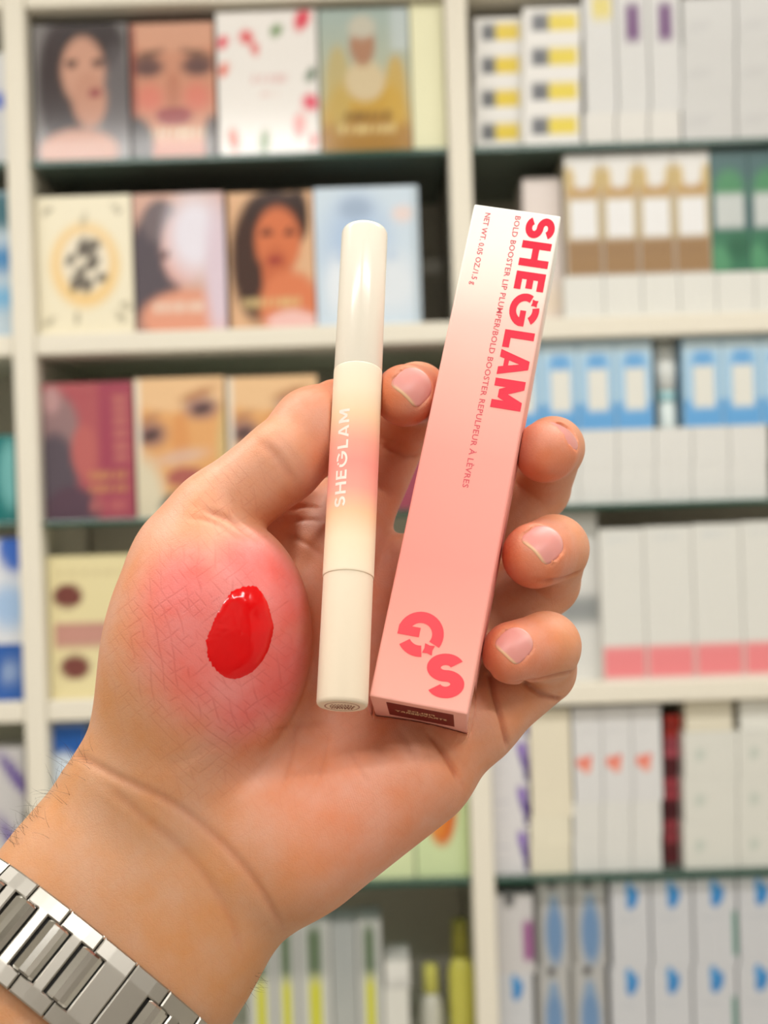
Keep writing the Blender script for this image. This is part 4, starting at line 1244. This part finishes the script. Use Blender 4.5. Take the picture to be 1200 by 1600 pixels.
for k, (u0, u1) in enumerate(((913, 962), (964, 1013), (1015, 1064))):
    o_, z_ = item('small_carton', 'low blank white carton, %s of three under the purple label boxes' % nm3[k], u0, u1, 0, 'glass1', Art((222, 220, 214), 3, 3), (214, 212, 206), group='low white cartons under the purple label boxes', vbot=48, dy=.01)
    if k == 0: a = Art((216, 216, 214), 14, 24).rect(.28, .80, .9, 1, (222, 206, 110), .08)
    else: a = Art((214, 214, 212), 14, 24).rect(.3, .60, .76, .92, (104, 50, 112), .05)
    item('tall_carton', ('tall white carton with a yellow patch at the top', 'tall white carton with a purple label, nearer the post', 'tall white carton with a purple label, beside the plain grey cartons')[k], u0, u1, -25, z_, a, (208, 208, 204), group='tall cartons on the top shelf', dy=.012)
zc = 'glass1'
for r in range(3):
    zz = None
    for c, (u0, u1) in enumerate(((1067, 1150), (1152, 1240))):
        o_, zz = item('grey_carton', '%s row of plain grey-white cartons by the right edge, %s' % (('bottom', 'middle', 'top')[r], ('inner one', 'outer one')[c]), u0, u1, 0, zc, Art((206, 206, 204), 6, 6).rect(.1, .4, .5, .5, (190, 190, 190), .1), (198, 198, 196), group='plain grey cartons on the top shelf', vbot=74, dy=.008)
    zc = zz
# ---- right bay, upper board
item('cosmetics_box', 'pale pink box half hidden behind the top of the pink carton', 820, 879, 278, 'board1', Art((232, 220, 214), 6, 10).rect(.1, .1, .9, .22, (240, 220, 190), .1), (226, 214, 208), dy=.05)
tops = []
bw = [(882, 944), (945, 1004), (1005, 1062), (1063, 1120), (1121, 1180), (1181, 1240)]
for k, (u0, u1) in enumerate(bw):
    o_, zz = item('small_carton', 'low white carton, %s in the row under the gold and green boxes' % nm3[k], u0, u1, 0, 'board1', Art((228, 228, 222), 3, 3), (216, 216, 210), group='low white cartons under the gold boxes', vbot=66, dy=.02)
gw = [(884, 940), (941, 997), (998, 1053), (1054, 1110)]
for k, (u0, u1) in enumerate(gw):
    a = Art((228, 226, 222), 20, 34).rect(0, 0, 1, .36, (158, 124, 84), .03).rect(0, .62, 1, .78, (190, 152, 96), .06).ell(.5, .82, .34, .1, (232, 230, 226), .3).rect(0, .3, 1, .64, (196, 178, 138), .03).rect(.14, .31, .86, .62, (236, 236, 236), .03).bars(.1, .9, .2, .03, (140, 106, 70), 6, k).ell(.1, .8, .18, .1, (206, 180, 120), .6).ell(.95, .8, .18, .1, (206, 180, 120), .6)
    item('gold_label_box', 'white and gold box with a brown base, %s from the post' % nm3[k], u0, u1, 232 - 2 * k, zz, a, (206, 196, 176), group='white and gold boxes with brown bases', dy=.02)
for k, (u0, u1) in enumerate(((1111, 1170), (1171, 1232))):
    a = Art((70, 104, 106), 20, 34).rect(0, 0, 1, .34, (56, 118, 88), .03).ell(.5, .68, .4, .16, (74, 140, 96), .6).ell(.2, .1, .3, .12, (84, 150, 110), .7).ell(.7, .2, .3, .1, (40, 100, 72), .7).rect(.12, .36, .88, .64, (200, 206, 204), .04)
    item('green_label_box', ('dark green leafy box beside the gold boxes', 'dark green leafy box at the right edge')[k], u0, u1, 226 - 3 * k, zz, a, (60, 100, 90), group='dark green leafy boxes', dy=.02)
# ---- right bay, middle glass shelf
cw = [(786, 846), (847, 905), (906, 964), (965, 1024), (1025, 1082), (1083, 1140), (1141, 1200)]
nm7 = nm3 + ('seventh',)
for k, (u0, u1) in enumerate(cw):
    zz = 'glass2'
    for r in range(2):
        o_, zz = item('small_carton', '%s row low white carton under the light blue boxes, %s from post' % (('bottom', 'upper')[r], nm7[k]), u0, u1, 0, zz, Art((226, 226, 222), 3, 3), (212, 212, 208), group='low white cartons under the blue boxes', vbot=57, dy=.02)
def blue_art(): return Art((178, 212, 236), 20, 28).rect(0, 0, 1, .3, (104, 170, 226), .03).rect(.2, .2, .86, .8, (140, 190, 230), .05).rect(.26, .22, .8, .68, (230, 230, 222), .03).ell(.53, .8, .24, .1, (110, 172, 226), .3).rect(0, .86, 1, 1, (196, 218, 230), .06)
for k, (u0, u1) in enumerate(((788, 845), (846, 903), (904, 961), (962, 1020), (1068, 1128), (1129, 1189), (1190, 1250))):
    item('blue_label_box', 'light blue box with a cream label, %s from the post on the middle shelf' % nm7[k], u0, u1, 536 - 1.8 * k if k < 4 else 524 - 2 * (k - 4), zz, blue_art(), (150, 190, 220), group='light blue boxes with cream labels', dy=.02)
def tube(name, label, u, w, vtop, base, dy=.03):
    Yf = Y0 + dy; z0 = base + .0002
    x = wx(u, 600, Yf)[0]; r = w / 2 / FPX * Yf; z1 = wx(u, vtop, Yf)[1]
    o = empty(name, (x, Yf + r, z0)); tag(o, label, 'tube')
    def ring(zz, rx, ry, n=24): return [(x + rx * math.cos(2 * math.pi * k / n), Yf + r + ry * math.sin(2 * math.pi * k / n), zz) for k in range(n)]
    def loft(nm, secs, m):
        n = 24; V = []; F_ = []
        for s_ in secs: V += ring(*s_)
        for j in range(len(secs) - 1):
            for k in range(n): F_.append((j * n + k, j * n + (k + 1) % n, (j + 1) * n + (k + 1) % n, (j + 1) * n + k))
        F_.append(tuple(reversed(range(n)))); F_.append(tuple((len(secs) - 1) * n + k for k in range(n)))
        mesh_obj(nm, V, F_, m, o, True)
    h = z1 - z0
    loft('cap', [(z0, r * .8, r * .8), (z0 + .002, r * .85, r * .85), (z0 + h * .3, r * .8, r * .8)], mat('tube_cap', srgb(226, 236, 232), .3))
    loft('band', [(z0 + h * .302, r * .82, r * .82), (z0 + h * .42, r * .9, r * .85)], mat('tube_band', srgb(170, 214, 216), .35))
    loft('body', [(z0 + h * .422, r * .9, r * .85), (z0 + h * .7, r, r * .6), (z1, r, r * .12)], mat('tube_body', srgb(228, 230, 224), .35))
tube('cream_tube', 'white squeeze tube standing in the dark gap between light blue boxes', 1044, 34, 530, zz)
# ---- right bay, lower board
a = Art((222, 222, 218), 16, 26).rect(0, .34, 1, .50, (150, 154, 154), .06).ell(.2, .52, .5, .1, (222, 222, 218), .5, .4).bars(.2, .8, .8, .03, (190, 192, 192), 4, 1)
item('cosmetics_box', 'white box with a grey swoosh between the ring finger and the pink-based boxes', 856, 936, 800, 'board2', a, (206, 206, 202), dy=.04)
for k, (u0, u1) in enumerate(((940, 1008), (1009, 1084), (1085, 1160), (1161, 1236))):
    a = Art((226, 226, 220), 14, 30).rect(0, .02, 1, .215, (240, 140, 144), .02).bars(.2, .8, .92, .02, (190, 200, 206), 4, k)
    item('pink_base_box', 'tall white box with a coral pink base band, %s from the fingers' % nm3[k], u0, u1, 826 - 4 * k, 'board2', a, (214, 210, 204), group='tall white boxes with pink bases', dy=.02)
# ---- right bay, lower glass shelf
z_ = 'glass3'
for k in range(4):
    a = Art((222, 220, 222), 40, 36).ell(.9, .5, .10, .44, (88, 54, 146), .7, .35).ell(.84, .78, .12, .16, (136, 104, 186), .8).ell(.95, .2, .08, .14, (64, 40, 120), .6).bars(.1, .5, .62, .06, (190, 190, 200), 4, k).bars(.1, .4, .3, .06, (200, 200, 206), 3, k)
    o_, z_ = item('lavender_box', 'white lavender sprig box, %s in the stack by the post' % lab4[k], 766, 826, 0, z_, a, (214, 212, 210), group='lavender boxes stacked by the post', vbot=70, dy=.02)
z_ = 'glass3'
for k, (h, c) in enumerate(((44, (232, 226, 204)), (44, (234, 228, 206)), (168, (232, 224, 202)))):
    o_, z_ = item('cream_carton', ('lowest flat cream carton beside the lavender boxes', 'second flat cream carton beside the lavender boxes', 'tall cream carton standing on the two flat ones')[k], 829, 893, 0, z_, Art(c, 3, 8).rect(0, 0, 1, .12, (238, 232, 208), .1), (222, 216, 194), vbot=h, dy=.018)
for k, (u0, u1) in enumerate(((896, 941), (942, 988), (989, 1034))):
    z_ = 'glass3'
    for r in range(2):
        o_, z_ = item('small_carton', '%s flat white carton under the coral-spotted boxes, %s from the post' % (('lower', 'upper')[r], nm3[k]), u0, u1, 0, z_, Art((224, 224, 220), 3, 3), (206, 204, 200), group='flat white cartons under the coral-spotted boxes', vbot=54, dy=.02)
    a = Art((222, 222, 222), 36, 56).ell(.3, .42, .2, .06, (238, 130, 110), .6).ell(.45, .38, .16, .07, (240, 150, 130), .6).ell(.55, .46, .1, .04, (236, 120, 104), .6).bars(.2, .8, .75, .03, (206, 206, 206), 4, k)
    item('coral_spot_box', 'white box with a coral red spot, %s from the lavender stack' % nm3[k], u0, u1, 1106 - 2 * k, z_, a, (212, 210, 208), group='white boxes with coral spots', dy=.02)
z_ = 'glass3'
cl = ((120, 46, 52), (176, 70, 80), (96, 36, 44), (186, 74, 86), (100, 40, 46), (196, 90, 104), (206, 60, 48))
for k in range(7):
    o_, z_ = item('red_packet', 'narrow dark red packet, %s from the bottom of its slim stack' % nm7[k], 1038, 1066, 0, z_, Art(cl[k], 8, 6).bars(.1, .9, .5, .3, (60, 24, 30), 3, k, .5), (70, 30, 34), cat='packet', group='slim stack of dark red packets', vbot=33, dy=.05)
for c, (u0, u1) in enumerate(((1069, 1153), (1154, 1238))):
    z_ = 'glass3'
    for r in range(3):
        o_, z_ = item('white_carton', '%s white carton with a faint mark in the %s stack right of the red packets' % (('lowest', 'middle', 'third')[r], ('inner', 'outer')[c]), u0, u1, 0, z_, Art((222, 222, 214), 12, 10).ell(.3, .5, .07, .14, (190, 200, 190), .7), (204, 204, 196), group='white cartons with faint marks', vbot=71, dy=.018)
    item('cream_carton', ('cream carton on top of the inner white stack', 'off-white carton on top of the outer white stack')[c], u0 + 2, u1 - 8, 0, z_, Art(((226, 220, 200), (230, 230, 222))[c], 3, 3), (206, 198, 178), vbot=62, dy=.02)
# ---- right bay, lowest shelf
def drop(u): return Art((206, 208, 212), 36, 50).ell(.56, .80, .17, .11, (52, 134, 200), .4, .5).ell(.48, .9, .09, .1, (70, 150, 210), .5).bars(.2, .7, .55, .04, (192, 196, 202), 4, u)
o_, z_ = item('drop_box', 'white box with a blue drop directly beside the post, on the lowest shelf', 772, 834, 0, 'board3', drop(1), (190, 190, 190), group='boxes with blue drops', vbot=130, dy=.02)
item('stripe_box', 'grey box with a black tab and a magenta stripe beside the post', 772, 834, 1398, z_, Art((206, 204, 204), 18, 26).rect(.24, .86, .5, 1, (40, 42, 44), .1).rect(.72, .16, .98, .66, (152, 84, 140), .08), (180, 178, 176), dy=.02)
for c, (u0, u1) in enumerate(((838, 890), (892, 948))):
    z_ = 'board3'
    for r in range(2):
        a = Art((184, 184, 182), 26, 40).ell(.55, .38, .27, .36, (112, 146, 186), .5).rect(.44, .66, .66, .82, (124, 156, 190), .1).rect(.38, .9, .62, 1, (58, 58, 60), .08).rect(.0, 0, .12, 1, (120, 118, 112), .1)
        o_, z_ = item('bottle_picture_box', '%s grey box with a blue bottle picture, %s the post' % (('lower', 'upper')[r], ('nearer', 'farther from')[c]), u0, u1, 0, z_, a, (150, 148, 144), group='grey boxes with blue bottle pictures', vbot=134, dy=.03)
for c, (u0, u1) in enumerate(((956, 1016), (1019, 1082), (1085, 1152), (1155, 1222))):
    z_ = 'board3'
    for r in range(2):
        a = drop(c)
        if c == 2: a.rect(.9, .1, 1, .62, (60, 140, 120), .06)
        o_, z_ = item('drop_box', '%s white box with a blue drop, %s column right of the bottle pictures' % (('lower', 'upper')[r], nm3[c]), u0, u1, 0, z_, a, (188, 190, 194), group='boxes with blue drops', vbot=134, dy=.02)
